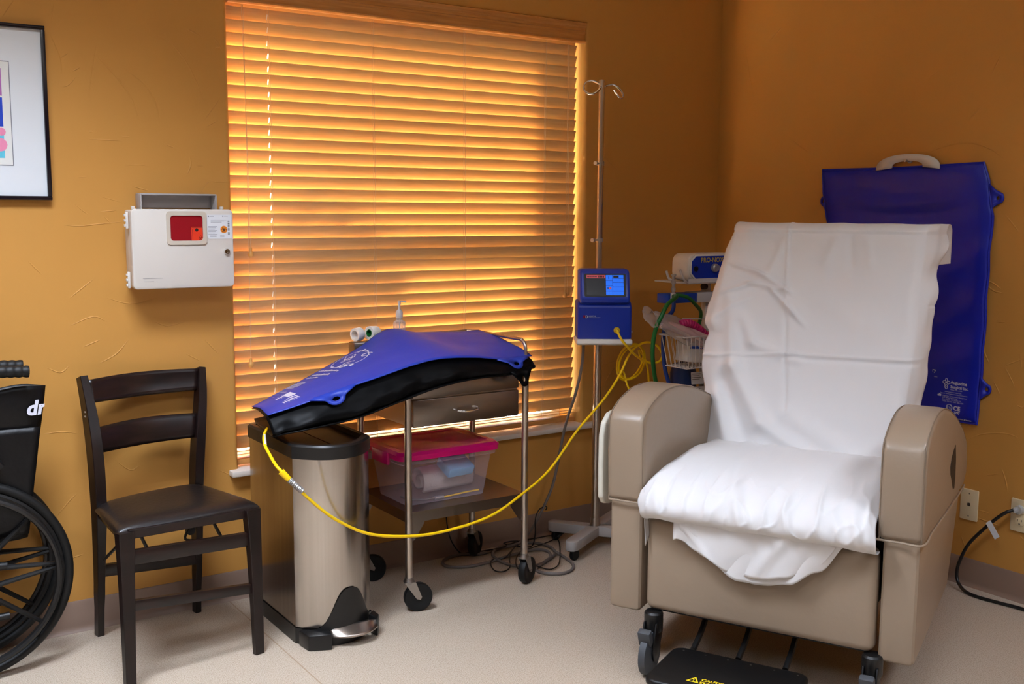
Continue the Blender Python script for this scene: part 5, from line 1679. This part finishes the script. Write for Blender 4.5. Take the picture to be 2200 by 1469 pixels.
def rbox(b, c, d, bev=0.0, seg=3, rx=0.0):
    M = Matrix.Translation(RC(*c)) @ RBOX @ Matrix.Rotation(rx, 4, 'X')
    t = bmesh.new()
    bmesh.ops.create_cube(t, size=1.0)
    for v in t.verts:
        v.co = V((v.co.x * d[0], v.co.y * d[1], v.co.z * d[2]))
    if bev:
        bmesh.ops.bevel(t, geom=list(t.edges), offset=bev, segments=seg, profile=0.5, affect='EDGES')
    t.transform(M)
    bmesh.ops.recalc_face_normals(t, faces=list(t.faces))
    return b.merge(t)


lowp = [(1.857, 0.167), (1.25, 0.195), (1.06, 0.46), (1.05, 0.56), (1.857, 0.56)]
slv = [(1.868, 0.505), (1.874, 0.66), (1.871, 0.745), (1.855, 0.772), (1.80, 0.800), (1.70, 0.823), (1.58, 0.822), (1.44, 0.796), (1.28, 0.748), (1.12, 0.688), (1.00, 0.625), (0.955, 0.56), (0.965, 0.50), (1.02, 0.474), (1.10, 0.472), (1.40, 0.482), (1.70, 0.497)]
for (a0, a1, s_) in ((0.326, 0.430, -1), (1.112, 1.206, 1)):
    arm = rprism(B(), lowp, a0, a1, 0.016).make('arm_base', MT['beige'], rc, ang=0.5)
    sa, sb = (0.319, 0.438) if s_ < 0 else (1.098, 1.214)
    sl = rprism(B(), slv, sa, sb, 0.018, 4).make('arm_rest', MT['beige'], rc, ang=0.9)
    # stitched seams along both top edges
    for aa in (sa + 0.0053, sb - 0.0053):
        pts = []
        for i in range(0, 12):
            (f, z), (f0, z0), (f1, z1) = slv[i], slv[max(i - 1, 0)], slv[min(i + 1, 11)]
            t_ = V((f1 - f0, z1 - z0)).normalized()
            pts.append(RC(aa, f - t_.y * 0.0053, z + t_.x * 0.0053))
        B().tube(pts, 0.0019, 6, n=5).make('seam', MT['seam'], sl)
    # hem roll along the lower edge of the sleeve
    zf = [(1.872, 0.507), (1.70, 0.497), (1.40, 0.482), (1.10, 0.472), (1.02, 0.474)]
    ao = sb + 0.000 if s_ > 0 else sa
    pts = [RC(sa if s_ > 0 else sb - 0.006, 1.870, 0.506), RC((sa + sb) / 2, 1.872, 0.506), RC(ao + (0.008 if s_ < 0 else 0), 1.868, 0.506)] + ([RC(ao, f, z + 0.002) for f, z in zf[1:]] if s_ > 0 else [])
    B().tube(pts, 0.0032, 8, n=6).make('hem', MT['beige'], sl)
# dark plate painting in the shade of the opening in the right arm
b = B()
hole = [(1.31, 0.665), (1.345, 0.655), (1.385, 0.640), (1.405, 0.615), (1.39, 0.590), (1.355, 0.565), (1.315, 0.53), (1.285, 0.525), (1.275, 0.56), (1.285, 0.62)]
rprism(b, hole, 1.212, 1.2150, 0.0)
b.make('opening_shade_plate', MT['ink'], rc, smooth=False)
b = B()
rbox(b, (0.775, 1.833, 0.3285), (0.656, 0.066, 0.285), 0.024, 4)
for v in b.bm.verts:
    d = v.co - RC(0.775, 1.833, 0.3285)
    a = d.dot(A_) / 0.328
    z = d.z / 0.1425
    if d.dot(F_) > 0:
        v.co += F_ * (0.010 * (1 - a * a) * (1 - z * z))
    else:
        pass
b.make('foot_panel', MT['beige'], rc, ang=0.6)
b = B()
rbox(b, (0.770, 1.575, 0.515), (0.625, 0.52, 0.12), 0.035, 4)
b.make('seat_cushion', MT['beige'], rc, ang=0.8)
bt_ = math.atan2(0.32, 0.785)
BTS = bt_ if (A_.cross(F_)).z > 0 else -bt_
b = B()
rbox(b, (0.745, 1.20 - 0.085, 0.87), (0.58, 0.13, 0.78), 0.04, 4, rx=BTS)
b.make('backrest', MT['beige'], rc, ang=0.8)
b = B()
rbox(b, (0.775, 1.45, 0.33), (0.60, 0.66, 0.16), 0.01, 2)
rbox(b, (0.775, 1.84, 0.20), (0.62, 0.03, 0.03), 0.004, 2)
b.make('under_frame', MT['blackm'], rc)
for (a, f) in ((0.475, 1.888), (1.100, 1.880), (0.475, 1.24), (1.100, 1.24)):
    wcn = RC(a, f, 0.0635)
    cs = B().lathe([(0, -0.014), (0.052, -0.014), (0.0635, -0.010), (0.0635, 0.010), (0.052, 0.014), (0, 0.014)], zto(wcn, A_), 36).make('caster_wheel', MT['greyrub'], rc)
    b = B()
    b.lathe([(0, 0.122), (0.024, 0.122), (0.028, 0.13), (0.028, 0.178), (0.024, 0.184), (0, 0.185)], Matrix.Translation(RC(a, f - 0.028, 0)), 20)
    for s_ in (-1, 1):
        h = s_ * 0.0185
        M_ = RMAT.copy()
        M_.translation = A_ * (a + h)
        b.prism([(f - 0.054, 0.155), (f + 0.0, 0.155), (f + 0.022, 0.075), (f + 0.010, 0.045), (f - 0.018, 0.05), (f - 0.052, 0.12)], -0.0025, 0.0025, M_, bev=0.0015)
    b.make('caster_fork', MT['black'], cs, ang=0.5)
    b = B()
    rbox(b, (a, f + 0.034, 0.122), (0.040, 0.024, 0.050), 0.006, 2, rx=0.35)
    b.make('brake_pedal', MT['greyrub'], cs)
# foot plate
FP = RC(0.745, 1.955, 0)
b = B()
b.prism(rrect(0.395, 0.255, 0.035, 6), -0.011, 0.011, Matrix.Translation(RC(0.748, 2.002, 0.088)) @ RBOX, bev=0.008, seg=3)
fpl = b.make('foot_plate', MT['blackm'], rc)
for k in range(6):
    B().lathe([(0.003, 0), (0, 0.001)], Matrix.Translation(RC(0.585 + 0.066 * k, 1.898, 0.099)), 8).make('rivet', MT['zinc'], fpl)
TM = Matrix((A_, -F_, V((0, 0, 1)))).transposed().to_4x4()
TMa = TM.copy()
TMa.translation = RC(0.697, 2.066, 0.0995)
b = B()
add_text(b, 'CAUTION: USE WITH', 0.0175, planef(TMa), bold=0.0007)
TMb = TM.copy()
TMb.translation = RC(0.697, 2.085, 0.0995)
add_text(b, 'STAFF ASSISTANCE', 0.0175, planef(TMb), bold=0.0007)
TMc = TM.copy()
TMc.translation = RC(0.660, 2.084, 0.0995)
tri = [(0, 0), (0.036, 0), (0.018, 0.034)]
tin = [(0.0072, 0.0045), (0.0288, 0.0045), (0.018, 0.025)]
A0 = [b.bm.verts.new(TMc @ V((x, y, 0))) for x, y in tri]
C0 = [b.bm.verts.new(TMc @ V((x, y, 0))) for x, y in tin]
for k in range(3):
    b.bm.faces.new((A0[k], A0[(k + 1) % 3], C0[(k + 1) % 3], C0[k]))
b.quad(*[TMc @ V(q) for q in ((0.0168, 0.010, 0), (0.0192, 0.010, 0), (0.0196, 0.019, 0), (0.0164, 0.019, 0))])
b.quad(*[TMc @ V(q) for q in ((0.0168, 0.006, 0), (0.0192, 0.006, 0), (0.0192, 0.0085, 0), (0.0168, 0.0085, 0))])
b.make('lettering', MT['yprint'], fpl, smooth=False)
for a in (0.60, 0.735, 0.87):
    b = B()
    b.tube([RC(a, 1.86, 0.090), RC(a, 1.78, 0.13), RC(a - 0.0, 1.68, 0.22), RC(a, 1.62, 0.27)], 0.009, 8, n=4)
    b.make('foot_plate_strut', MT['black'], rc)
# folded side tray on the outside of the left arm
b = B()
prof = [(1.848, 0.500), (1.851, 0.60), (1.849, 0.690), (1.836, 0.728), (1.80, 0.752), (1.74, 0.757), (1.30, 0.757), (1.26, 0.74), (1.25, 0.70), (1.25, 0.50), (1.27, 0.472), (1.31, 0.468), (1.79, 0.468), (1.83, 0.478)]
rprism(b, prof, 0.280, 0.298, 0.006, 3)
b.make('side_tray', MT['traywhite'], rc, ang=0.6)
b = B()
rbox(b, (0.311, 1.62, 0.60), (0.03, 0.34, 0.05), 0.004, 2)
b.make('tray_hinge', MT['blackm'], rc)

# ------------------------------------------------------------------ sheet on the back
Q0, Q1 = V((1.36, 0.50)), V((1.04, 1.285))
dQ = (Q1 - Q0)
nQ = V((dQ.y, -dQ.x)).normalized()
if nQ.x < 0:
    nQ = -nQ


def crease(a, t, p, q, amp, w):
    P, Q = V(p), V(q)
    d = Q - P
    L = d.length
    d = d / L
    x = V((a, t)) - P
    s = x.dot(d)
    n_ = x.x * (-d.y) + x.y * d.x
    e = 1.0
    if s < 0:
        e = math.exp(-(s / 0.03) ** 2)
    elif s > L:
        e = math.exp(-((s - L) / 0.03) ** 2)
    return amp * e * math.exp(-(n_ / w) ** 2)


LEFT = [(0.0, 0.432), (0.12, 0.434), (0.26, 0.424), (0.30, 0.403), (0.43, 0.378), (0.50, 0.377), (0.55, 0.386), (0.60, 0.364), (0.66, 0.366), (0.72, 0.376), (0.80, 0.386), (0.90, 0.396), (1.0, 0.414)]
RGT = [(0.0, 1.045), (0.3, 1.058), (0.45, 1.064), (0.6, 1.066), (0.8, 1.060), (1.0, 1.062)]
FLANK = [(0.0, 0.05), (0.25, 0.075), (0.36, 0.125), (0.6, 0.100), (0.74, 0.065), (0.80, 0.075), (0.86, 0.115), (0.90, 0.11), (1.0, 0.16)]


def sheet_disp(a, t):
    d = 0.0
    d += crease(a, t, (0.615, 1.0), (0.648, 0.68), 0.0035, 0.006)
    d += crease(a, t, (0.648, 0.66), (0.690, 0.28), -0.004, 0.007)
    d += crease(a, t, (0.38, 0.455), (0.69, 0.487), 0.0042, 0.0055)
    d += crease(a, t, (0.69, 0.487), (1.12, 0.494), 0.0042, 0.0055)
    d += crease(a, t, (0.69, 0.472), (1.12, 0.478), -0.003, 0.010)
    d += crease(a, t, (0.465, 0.845), (0.545, 0.815), 0.0075, 0.009)
    d += crease(a, t, (0.545, 0.815), (0.635, 0.752), 0.0085, 0.008)
    d += crease(a, t, (0.44, 0.735), (0.52, 0.772), 0.007, 0.009)
    d += crease(a, t, (0.52, 0.772), (0.63, 0.748), 0.008, 0.008)
    d += crease(a, t, (0.60, 0.738), (0.66, 0.672), 0.008, 0.008)
    d += crease(a, t, (0.66, 0.672), (0.695, 0.632), 0.006, 0.007)
    d += crease(a, t, (0.40, 0.62), (0.50, 0.70), 0.005, 0.012)
    # long drag folds from the left shoulder down to the middle of the seat
    d += crease(a, t, (0.455, 0.70), (0.50, 0.42), 0.010, 0.026)
    d += crease(a, t, (0.50, 0.42), (0.62, 0.20), 0.014, 0.030)
    d += crease(a, t, (0.62, 0.20), (0.80, 0.09), 0.012, 0.028)
    d += crease(a, t, (0.51, 0.62), (0.56, 0.52), 0.008, 0.022)
    d += crease(a, t, (0.56, 0.52), (0.70, 0.47), 0.008, 0.022)
    d += crease(a, t, (0.47, 0.36), (0.58, 0.13), -0.008, 0.022)
    d += crease(a, t, (0.455, 0.30), (0.52, 0.10), 0.010, 0.022)
    d += crease(a, t, (0.70, 0.25), (0.95, 0.09), 0.008, 0.035)
    d += crease(a, t, (0.42, 0.98), (0.40, 0.60), 0.006, 0.020)
    d += crease(a, t, (0.60, 0.95), (0.58, 0.84), 0.004, 0.016)
    d += crease(a, t, (0.78, 0.97), (0.76, 0.88), 0.004, 0.018)
    d += crease(a, t, (0.83, 0.96), (0.84, 0.87), -0.003, 0.014)
    d += crease(a, t, (0.88, 0.97), (0.90, 0.88), 0.003, 0.016)
    d += crease(a, t, (0.75, 0.72), (0.95, 0.60), 0.003, 0.03)
    d *= 1.35
    d += 0.0035 * noise.noise(V((a * 6, t * 5, 3.1))) + 0.0014 * noise.noise(V((a * 22, t * 17, 9.0)))
    return d


def back_sheet(u, v):
    # v 0..1 front bottom -> top, then over the top and down the back
    if v < 0.80:
        t = v / 0.80
        over = 0.0
    else:
        t = 1.0
        over = (v - 0.80) / 0.20
    aL, aR, fl = interp(LEFT, t), interp(RGT, t), interp(FLANK, t)
    uf = 0.84
    zt_ = 0.010
    if u < uf:
        s = u / uf
        a = aL + (aR - aL) * s
        back = 0.0
        # left margin hangs free and curls back a little
        back += 0.030 * max(0.0, 1 - s / 0.10) ** 1.5
        back += 0.016 * max(0.0, (s - 0.95) / 0.05) ** 2
    else:
        s = (u - uf) / (1 - uf)
        a = aR + 0.012 * math.sin(min(1, s * 2) * PI / 2) + 0.024 * s * (0.5 + 0.8 * t)
        back = 0.016 + fl * s
        a += 0.010 * noise.noise(V((t * 9, s * 2, 1.0))) * s + 0.010 * math.sin(t * 34 + 1.0) * s * (t > 0.70)
    bulge = 0.018 * math.sin(PI * min(1, t * 1.02)) ** 0.8
    d = sheet_disp(a, t) if u < uf else sheet_disp(a, t) * 0.7
    fz = Q0 + dQ * t + nQ * (bulge + d + 0.012)
    fz.x -= back
    p = RC(a, fz.x, fz.y)
    if over > 0:
        ang = min(1.0, over / 0.35) * PI
        R_ = 0.060
        top = RC(a, fz.x, fz.y)
        if over < 0.35:
            q = nQ * 0 + V((-R_ + R_ * math.cos(ang), R_ * 0.55 * math.sin(ang)))
        else:
            q = V((-2 * R_, -(over - 0.35) * 0.16))
        p = top + F_ * q.x + V((0, 0, q.y))
        p.z += 0.0008 * math.sin(u * 30) * (1 - over)
    else:
        # soft shoulder so the top edge is rounded
        if t > 0.95:
            k_ = (t - 0.95) / 0.05
            p = p - F_ * (0.006 * k_ * k_)
    return p


b = B()
b.grid(back_sheet, 170, 240)
tag(b.make('bed_sheet', MT['sheet'], ang=3.0, thick=0.0012, off=-1), 'white cotton sheet draped over the recliner backrest', 'sheet')


# ------------------------------------------------------------------ sheet on the seat
def seat_sheet(u, v):
    # u across a, v from the rear of the seat to the front lower roll
    prof = [V((1.24, 0.600)), V((1.33, 0.606)), V((1.45, 0.612)), V((1.58, 0.616)), V((1.70, 0.614)), V((1.79, 0.606)), V((1.865, 0.588)), V((1.915, 0.560)), V((1.940, 0.528)), V((1.938, 0.500)), V((1.915, 0.483)), V((1.885, 0.478))]
    c = lerp_pts([V((q.x, q.y, 0)) for q in prof], v)
    f, z = c.x, c.y
    aL = interp([(0.0, 0.430), (0.35, 0.436), (0.55, 0.440), (0.66, 0.437), (0.75, 0.446), (1.0, 0.456)], v)
    aR = interp([(0.0, 1.094), (0.55, 1.096), (0.75, 1.106), (1.0, 1.104)], v)
    a = aL + (aR - aL) * u
    e = min(1.0, min(u, 1 - u) / 0.10)
    fr = max(0.0, (v - 0.45) / 0.55)
    e2 = (1 - (1 - e) ** 2)
    z -= 0.034 * (1 - e2) * (1 - fr * 0.6)
    f -= 0.050 * (1 - e2) * fr
    # folds on the front roll
    fold = 0.0
    for (u0, amp, w, sl) in ((0.10, 0.010, 0.022, 0.10), (0.20, 0.007, 0.02, -0.12), (0.33, 0.008, 0.025, 0.08), (0.455, 0.014, 0.022, 0.06), (0.55, 0.009, 0.028, -0.10), (0.66, 0.011, 0.026, 0.12), (0.76, 0.009, 0.022, -0.08), (0.86, 0.012, 0.022, 0.14), (0.93, 0.012, 0.018, 0.05), (0.975, 0.008, 0.014, 0.0)):
        fold += amp * math.exp(-((u - u0 - sl * (v - 0.75)) / w) ** 2)
    fold *= math.exp(-((v - 0.80) / 0.17) ** 2)
    fold += 0.010 * math.exp(-((u - 0.40 - 0.25 * (v - 0.5)) / 0.03) ** 2) * math.exp(-((v - 0.5) / 0.2) ** 2)
    fold += 0.007 * math.exp(-((u - 0.12 - 0.3 * (v - 0.4)) / 0.03) ** 2) * math.exp(-((v - 0.35) / 0.2) ** 2)
    fold += 0.005 * noise.noise(V((u * 7, v * 5, 5.0))) + 0.003 * noise.noise(V((u * 18, v * 10, 2.0)))
    fold *= 1.25
    for (sc, am, ofs) in ((6.0, 0.012, 1.0), (11.0, 0.008, 5.0)):
        q_ = noise.noise(V((u * sc + 0.8 * v, v * sc * 0.35, ofs)))
        fold += am * (1 - abs(q_) * 2.2) ** 5 * math.exp(-((v - 0.72) / 0.24) ** 2) if abs(q_) < 0.45 else 0
    f += fold * fr
    z += fold * (1 - fr * 0.8)
    z += 0.004 * math.sin(u * 24 + 1) * fr * (1 - e2 * 0) * (1 if v > 0.9 else 0)
    return RC(a, f, z)


b = B()
b.grid(seat_sheet, 190, 130)


# the tail that hangs out below the roll, and the strip caught beside the left arm
def tail(u, v, k=0):
    aa = 0.548 + (1.035 - 0.548) * u
    low = interp([(0.0, 0.426), (0.02, 0.430), (0.2, 0.385), (0.40, 0.337), (0.55, 0.336), (0.68, 0.352), (0.84, 0.398), (1.0, 0.486)], u)
    low = low + (0.018 * k if k else 0)
    topz = 0.492
    z = topz + (low - topz) * v
    f = 1.896 + 0.008 * math.sin(u * 17 + v * 2 + k) * v + 0.012 * (1 - v) + 0.006 * v + (0.006 if k else 0)
    f += 0.010 * math.exp(-((u - 0.50 - 0.2 * (1 - v)) / 0.05) ** 2) + 0.006 * math.exp(-((u - 0.25 + 0.2 * (1 - v)) / 0.04) ** 2)
    return RC(aa - 0.03 * k * (1 - u), f, z)


b.grid(tail, 50, 16)
b.grid(lambda u, v: tail(0.10 + u * 0.84, v, 1), 50, 16)
b.grid(lambda u, v: RC(0.444 + 0.010 * u + 0.012 * v * (1 - u), 1.905 - 0.02 * v - 0.03 * (1 - u), 0.560 - 0.175 * v * (0.85 + 0.15 * u)), 6, 14)
tag(b.make('seat_sheet', MT['sheet'], ang=3.0, thick=0.0012, off=-1), 'white sheet bunched over the recliner seat, its hem hanging at the front', 'sheet')

# ================================================================== BLUE PAD ON THE RIGHT WALL
wp_ = thing('warming_mattress', (-0.02, -0.98, 0.594), 'navy blue warming pad hung on the right wall behind the recliner', 'blanket')


def pad_edge(z):
    l = interp([(0.55, -0.665), (1.00, -0.66), (1.28, -0.647), (1.39, -0.625), (1.44, -0.612), (1.534, -0.604)], z)
    r_ = interp([(0.594, -1.344), (0.83, -1.352), (1.13, -1.354), (1.34, -1.357), (1.40, -1.345), (1.46, -1.336), (1.515, -1.320), (1.531, -1.312)], z)
    return l, r_


def pad(u, v):
    z = 0.600 + (1.531 - 0.600) * v
    if v < 0.02:
        z -= 0.0
    l, r_ = pad_edge(z)
    y = l + (r_ - l) * u
    e = min(1.0, min(u, 1 - u) / 0.06) * min(1.0, min(v, 1 - v) / 0.035)
    d = 0.008 + 0.010 * (1 - (1 - e) ** 2)
    # sagging folds below the top edge
    d += 0.012 * math.exp(-((v - 0.90 + 0.05 * math.sin(PI * u)) / 0.03) ** 2) * math.sin(PI * u)
    d += 0.010 * math.exp(-((v - 0.80 + 0.05 * math.sin(PI * u)) / 0.035) ** 2) * math.sin(PI * u) ** 2
    d += 0.009 * math.exp(-((v - 0.60 - 0.35 * (u - 0.8)) / 0.05) ** 2) * u
    d += 0.008 * math.exp(-((v - 0.40 - 0.5 * (u - 0.8)) / 0.05) ** 2) * u
    d += 0.007 * math.exp(-((v - 0.22 - 0.35 * (u - 0.8)) / 0.05) ** 2) * u
    d += 0.005 * noise.noise(V((u * 4, v * 5, 7.0)))
    zz = z - 0.012 * math.sin(PI * u) * (1 if v > 0.985 else max(0, v)) ** 3 * 0.4
    if u > 0.95 and v < 0.05:
        zz += 0
    return V((-max(0.004, d), y, zz + (0.004 * u)))


b = B()
b.grid(pad, 60, 80)
b.make('pad', MT['navy'], wp_, thick=0.006, off=0.6)
b = B()
edge_pts = [pad(u, 1.0) for u in [k / 16 for k in range(17)]] + [pad(1.0, 1 - k / 30) for k in range(1, 31)] + [pad(1 - k / 16, 0.0) for k in range(1, 17)] + [pad(0.0, k / 30) for k in range(1, 30)]
b.tube([p + V((-0.002, 0, 0)) for p in edge_pts], 0.005, 6, closed=True)
b.make('welded_edge', MT['navy'], wp_)


def loop_tab(yb, zc, dirn, ln, w):
    b = B()
    outp, inp = ring_from(flared(w * 0.62, ln, w * 0.24), (0, ln * 0.58), w * 0.085, w * 0.075)
    M = frame((-0.012, yb, zc), (0, 0, 1), (0.12, dirn, 0))
    A0 = [b.bm.verts.new(M @ V((x, y, 0))) for x, y in outp]
    C0 = [b.bm.verts.new(M @ V((x, y, 0))) for x, y in inp]
    n = len(A0)
    for k in range(n):
        b.bm.faces.new((A0[k], A0[(k + 1) % n], C0[(k + 1) % n], C0[k]))
    b.make('loop_tab', MT['navy'], wp_, thick=0.005, off=0)


loop_tab(-1.343, 1.412, -1, 0.050, 0.082)
loop_tab(-1.350, 0.735, -1, 0.040, 0.080)
loop_tab(-0.632, 1.405, 1, 0.034, 0.080)
loop_tab(-0.662, 0.735, 1, 0.034, 0.080)
b = B()


def padp(y, z, h=0.0):
    l, r_ = pad_edge(z)
    u = (y - l) / (r_ - l)
    v = (z - 0.600) / (1.531 - 0.600)
    p = pad(u, v)
    return V((p.x - 0.0045 - 0.0008, y, z))


def ptext(body, size, y, z, **kw):
    add_text(b, body, size, lambda x, yy, h: padp(y - x, z + yy), **kw)


ptext('Augustine', 0.0165, -1.2385, 0.7385, bold=0.0004)
ptext('Surgical Inc.', 0.0155, -1.2385, 0.7225, bold=0.0004)
ptext('Making Surgery Safer', 0.0058, -1.2385, 0.7145)
ptext('www.augustinesurgical.com', 0.0062, -1.216, 0.7055)
ptext('Patents: www.augustinesurgical.com/patents', 0.0062, -1.199, 0.6985)
for k, s_ in enumerate(('Augustine Temperature Management', '6581 West 74th Street', 'Eden Prairie, MN 55344 USA', 'Phone: 952 465 3500 / 888 0000')):
    ptext(s_, 0.0066, -1.208, 0.6895 - k * 0.0066)
ptext('E', 0.012, -1.2290, 0.6455)
ptext('TL', 0.0105, -1.2360, 0.6455)
ptext('CE', 0.022, -1.2555, 0.643, bold=0.0008, space=1.1)
ptext('2797', 0.012, -1.2580, 0.630, bold=0.0006)
ptext('Instructions & Service', 0.0072, -1.262, 0.611, bold=0.0001)
ptext('ry', 0.018, -1.165, 0.775, bold=0.0004)
ptext('com', 0.0075, -1.172, 0.755)
for (cy, cz, ry_, rz_) in ((-1.2215, 0.7500, 0.0042, 0.0062), (-1.2140, 0.7415, 0.0066, 0.0056), (-1.2290, 0.7415, 0.0066, 0.0056), (-1.2215, 0.7340, 0.0064, 0.0078), (-1.2215, 0.7255, 0.0058, 0.0078)):
    P = [padp(cy + ry_ * math.cos(t), cz + rz_ * math.sin(t)) for t in [k * 2 * PI / 18 for k in range(18)]]
    b.tube(P, 0.0009, 4, closed=True)
for rr in (0.0125, 0.0102):
    b.tube([padp(-1.2385 + rr * math.cos(t), 0.650 + rr * math.sin(t)) for t in [k * 2 * PI / 24 for k in range(24)]], 0.0007, 4, closed=True)
for (y0_, h_) in ((-1.188, 0.006), (-1.193, 0.010), (-1.198, 0.008)):
    b.quad(padp(y0_, 0.688), padp(y0_ - 0.005, 0.688), padp(y0_ - 0.005, 0.688 + h_), padp(y0_, 0.688 + h_))
b.make('printed_text', MT['print_'], wp_, smooth=False)
hg = thing('pad_hanger', (-0.03, -1.0, 1.53), 'white plastic hanger arch holding the navy pad on the wall', 'hanger')
b = B()
Pout = [(-0.87 - 0.275 * (1 - math.cos(PI * k / 20)) / 2, 1.520 + 0.058 * math.sin(PI * k / 20) ** 0.7) for k in range(21)]
Pin = [(-0.940 - 0.135 * (1 - math.cos(PI * k / 20)) / 2, 1.528 + 0.024 * math.sin(PI * k / 20) ** 0.6) for k in range(21)]
fv = [b.bm.verts.new((-0.020, y, z)) for y, z in Pout]
iv_ = [b.bm.verts.new((-0.020, y, z)) for y, z in Pin]
for k in range(20):
    b.bm.faces.new((fv[k], fv[k + 1], iv_[k + 1], iv_[k]))
b.make('arch', MT['white'], hg, thick=0.006, off=0)
hk = thing('wall_hook', (-0.012, -1.006, 1.553), 'small metal wall hook through the white hanger arch', 'hook')
B().lathe([(0.010, 0), (0.010, 0.006), (0.004, 0.008), (0.004, 0.03), (0.0055, 0.031), (0.0055, 0.035), (0, 0.036)], zto((0, -1.006, 1.5535), (-1, 0, 0.0)), 14).make('peg', MT['dkbrass'], hk)

# ================================================================== WALL PLATES AND PLUG
pl = thing('phone_plate', (-0.003, -1.329, 0.302), 'ivory phone jack wall plate with one small hole beside the recliner', 'wall plate')
RM = lambda y, z: frame((0, y, z), (0, -1, 0), (0, 0, 1))
B().prism(rrect(0.070, 0.115, 0.004, 3), 0, 0.006, RM(-1.329, 0.302), bev=0.002).make('plate', MT['ivory'], pl, ang=0.5)
B().prism(rrect(0.012, 0.012, 0.003, 3), 0.006, 0.0064, RM(-1.329, 0.303)).make('jack', MT['ivory_dark'], pl, smooth=False)
for dz in (-0.042, 0.042):
    B().lathe([(0.003, 0), (0, 0.001)], zto((-0.006, -1.329, 0.302 + dz), (-1, 0, 0)), 10).make('screw', MT['seam'], pl)
ol = thing('outlet_plate', (-0.003, -1.525, 0.308), 'ivory power outlet plate with a plug in its upper socket', 'wall plate')
B().prism(rrect(0.072, 0.116, 0.004, 3), 0, 0.006, RM(-1.525, 0.308), bev=0.002).make('plate', MT['ivory'], ol, ang=0.5)
for dz in (-0.021, 0.021):
    B().prism(rrect(0.034, 0.028, 0.010, 5), 0.005, 0.0085, RM(-1.525, 0.308 + dz), bev=0.001).make('socket', MT['ivory'], ol, ang=0.5)
b = B()
for dz in (-0.021,):
    for (dx, w, h, dzz) in ((-0.007, 0.0025, 0.009, 0.004), (0.007, 0.0025, 0.008, 0.004), (0.0, 0.005, 0.005, -0.008)):
        b.prism(rrect(w, h, 0.001, 2), 0.0085, 0.0088, RM(-1.525 - dx, 0.308 + dz + dzz))
b.make('slots', MT['ivory_dark'], ol, smooth=False)
pcd = thing('plug_cord', (-0.06, -1.45, 0.10), 'black power cord looping from the outlet plug down to the floor', 'cord')
B().tube([(-0.035, -1.515, 0.331), (-0.050, -1.497, 0.320), (-0.058, -1.469, 0.293), (-0.06, -1.42, 0.238), (-0.06, -1.369, 0.171), (-0.062, -1.341, 0.102), (-0.066, -1.335, 0.062), (-0.076, -1.348, 0.030), (-0.090, -1.385, 0.010), (-0.098, -1.44, 0.0065), (-0.088, -1.52, 0.0065), (-0.075, -1.62, 0.0065), (-0.09, -1.9, 0.0065), (-0.2, -2.4, 0.0065)], 0.0060, 10, n=6).make('cord', MT['black'], pcd)
b = B().cyl((-0.0085, -1.525, 0.331), (-0.024, -1.524, 0.331), 0.0165, 0.015, 18).cyl((-0.024, -1.524, 0.331), (-0.034, -1.515, 0.331), 0.013, 0.009, 14)
b.make('plug', MT['clearpl'], pcd)
B().box((-0.016, -1.525, 0.333), (0.012, 0.012, 0.010), bev=0.002).make('plug_core', MT['dkbrass'], pcd)
tgM = frame((-0.066, -1.447, 0.272), (-0.1, -0.55, -0.62), (0.0, 0.72, -0.62))
tg = B().prism(rrect(0.064, 0.022, 0.001, 2), -0.0004, 0.0004, tgM @ Matrix.Translation((0.026, 0, 0))).make('warning_tag', MT['paper'], pcd, smooth=False)
b = B()
for k in range(5):
    b.quad(*[tgM @ V(q) for q in ((0.004, -0.008 + k * 0.0035, 0.0007), (0.054 - 0.003 * (k % 2), -0.008 + k * 0.0035, 0.0007), (0.054 - 0.003 * (k % 2), -0.0067 + k * 0.0035, 0.0007), (0.004, -0.0067 + k * 0.0035, 0.0007))])
b.make('tag_text', MT['inkgrey'], tg, smooth=False)

# ================================================================== CEILING LAMPS
CLAB = ['recessed white ceiling light panel nearest the window', 'recessed white ceiling light panel above the middle of the room', 'added fill light panel in the ceiling nearest the right wall', 'added fill light panel in the ceiling nearest the left wall']
for (x, y), lb in zip(LAMPS, CLAB):
    cl = thing('ceiling_light', (x, y, CEIL), lb, 'light', 'ceiling light panels')
    b = B()
    for c, d in (((x, y - 0.295, CEIL - 0.008), (1.22, 0.03, 0.016)), ((x, y + 0.295, CEIL - 0.008), (1.22, 0.03, 0.016)), ((x - 0.595, y, CEIL - 0.008), (0.03, 0.56, 0.016)), ((x + 0.595, y, CEIL - 0.008), (0.03, 0.56, 0.016))):
        b.box(c, d, bev=0.002)
    b.make('frame', MT['frame_white'], cl)
    B().box((x, y, CEIL - 0.004), (1.16, 0.56, 0.006)).make('diffuser', MT['lampd'], cl, smooth=False)
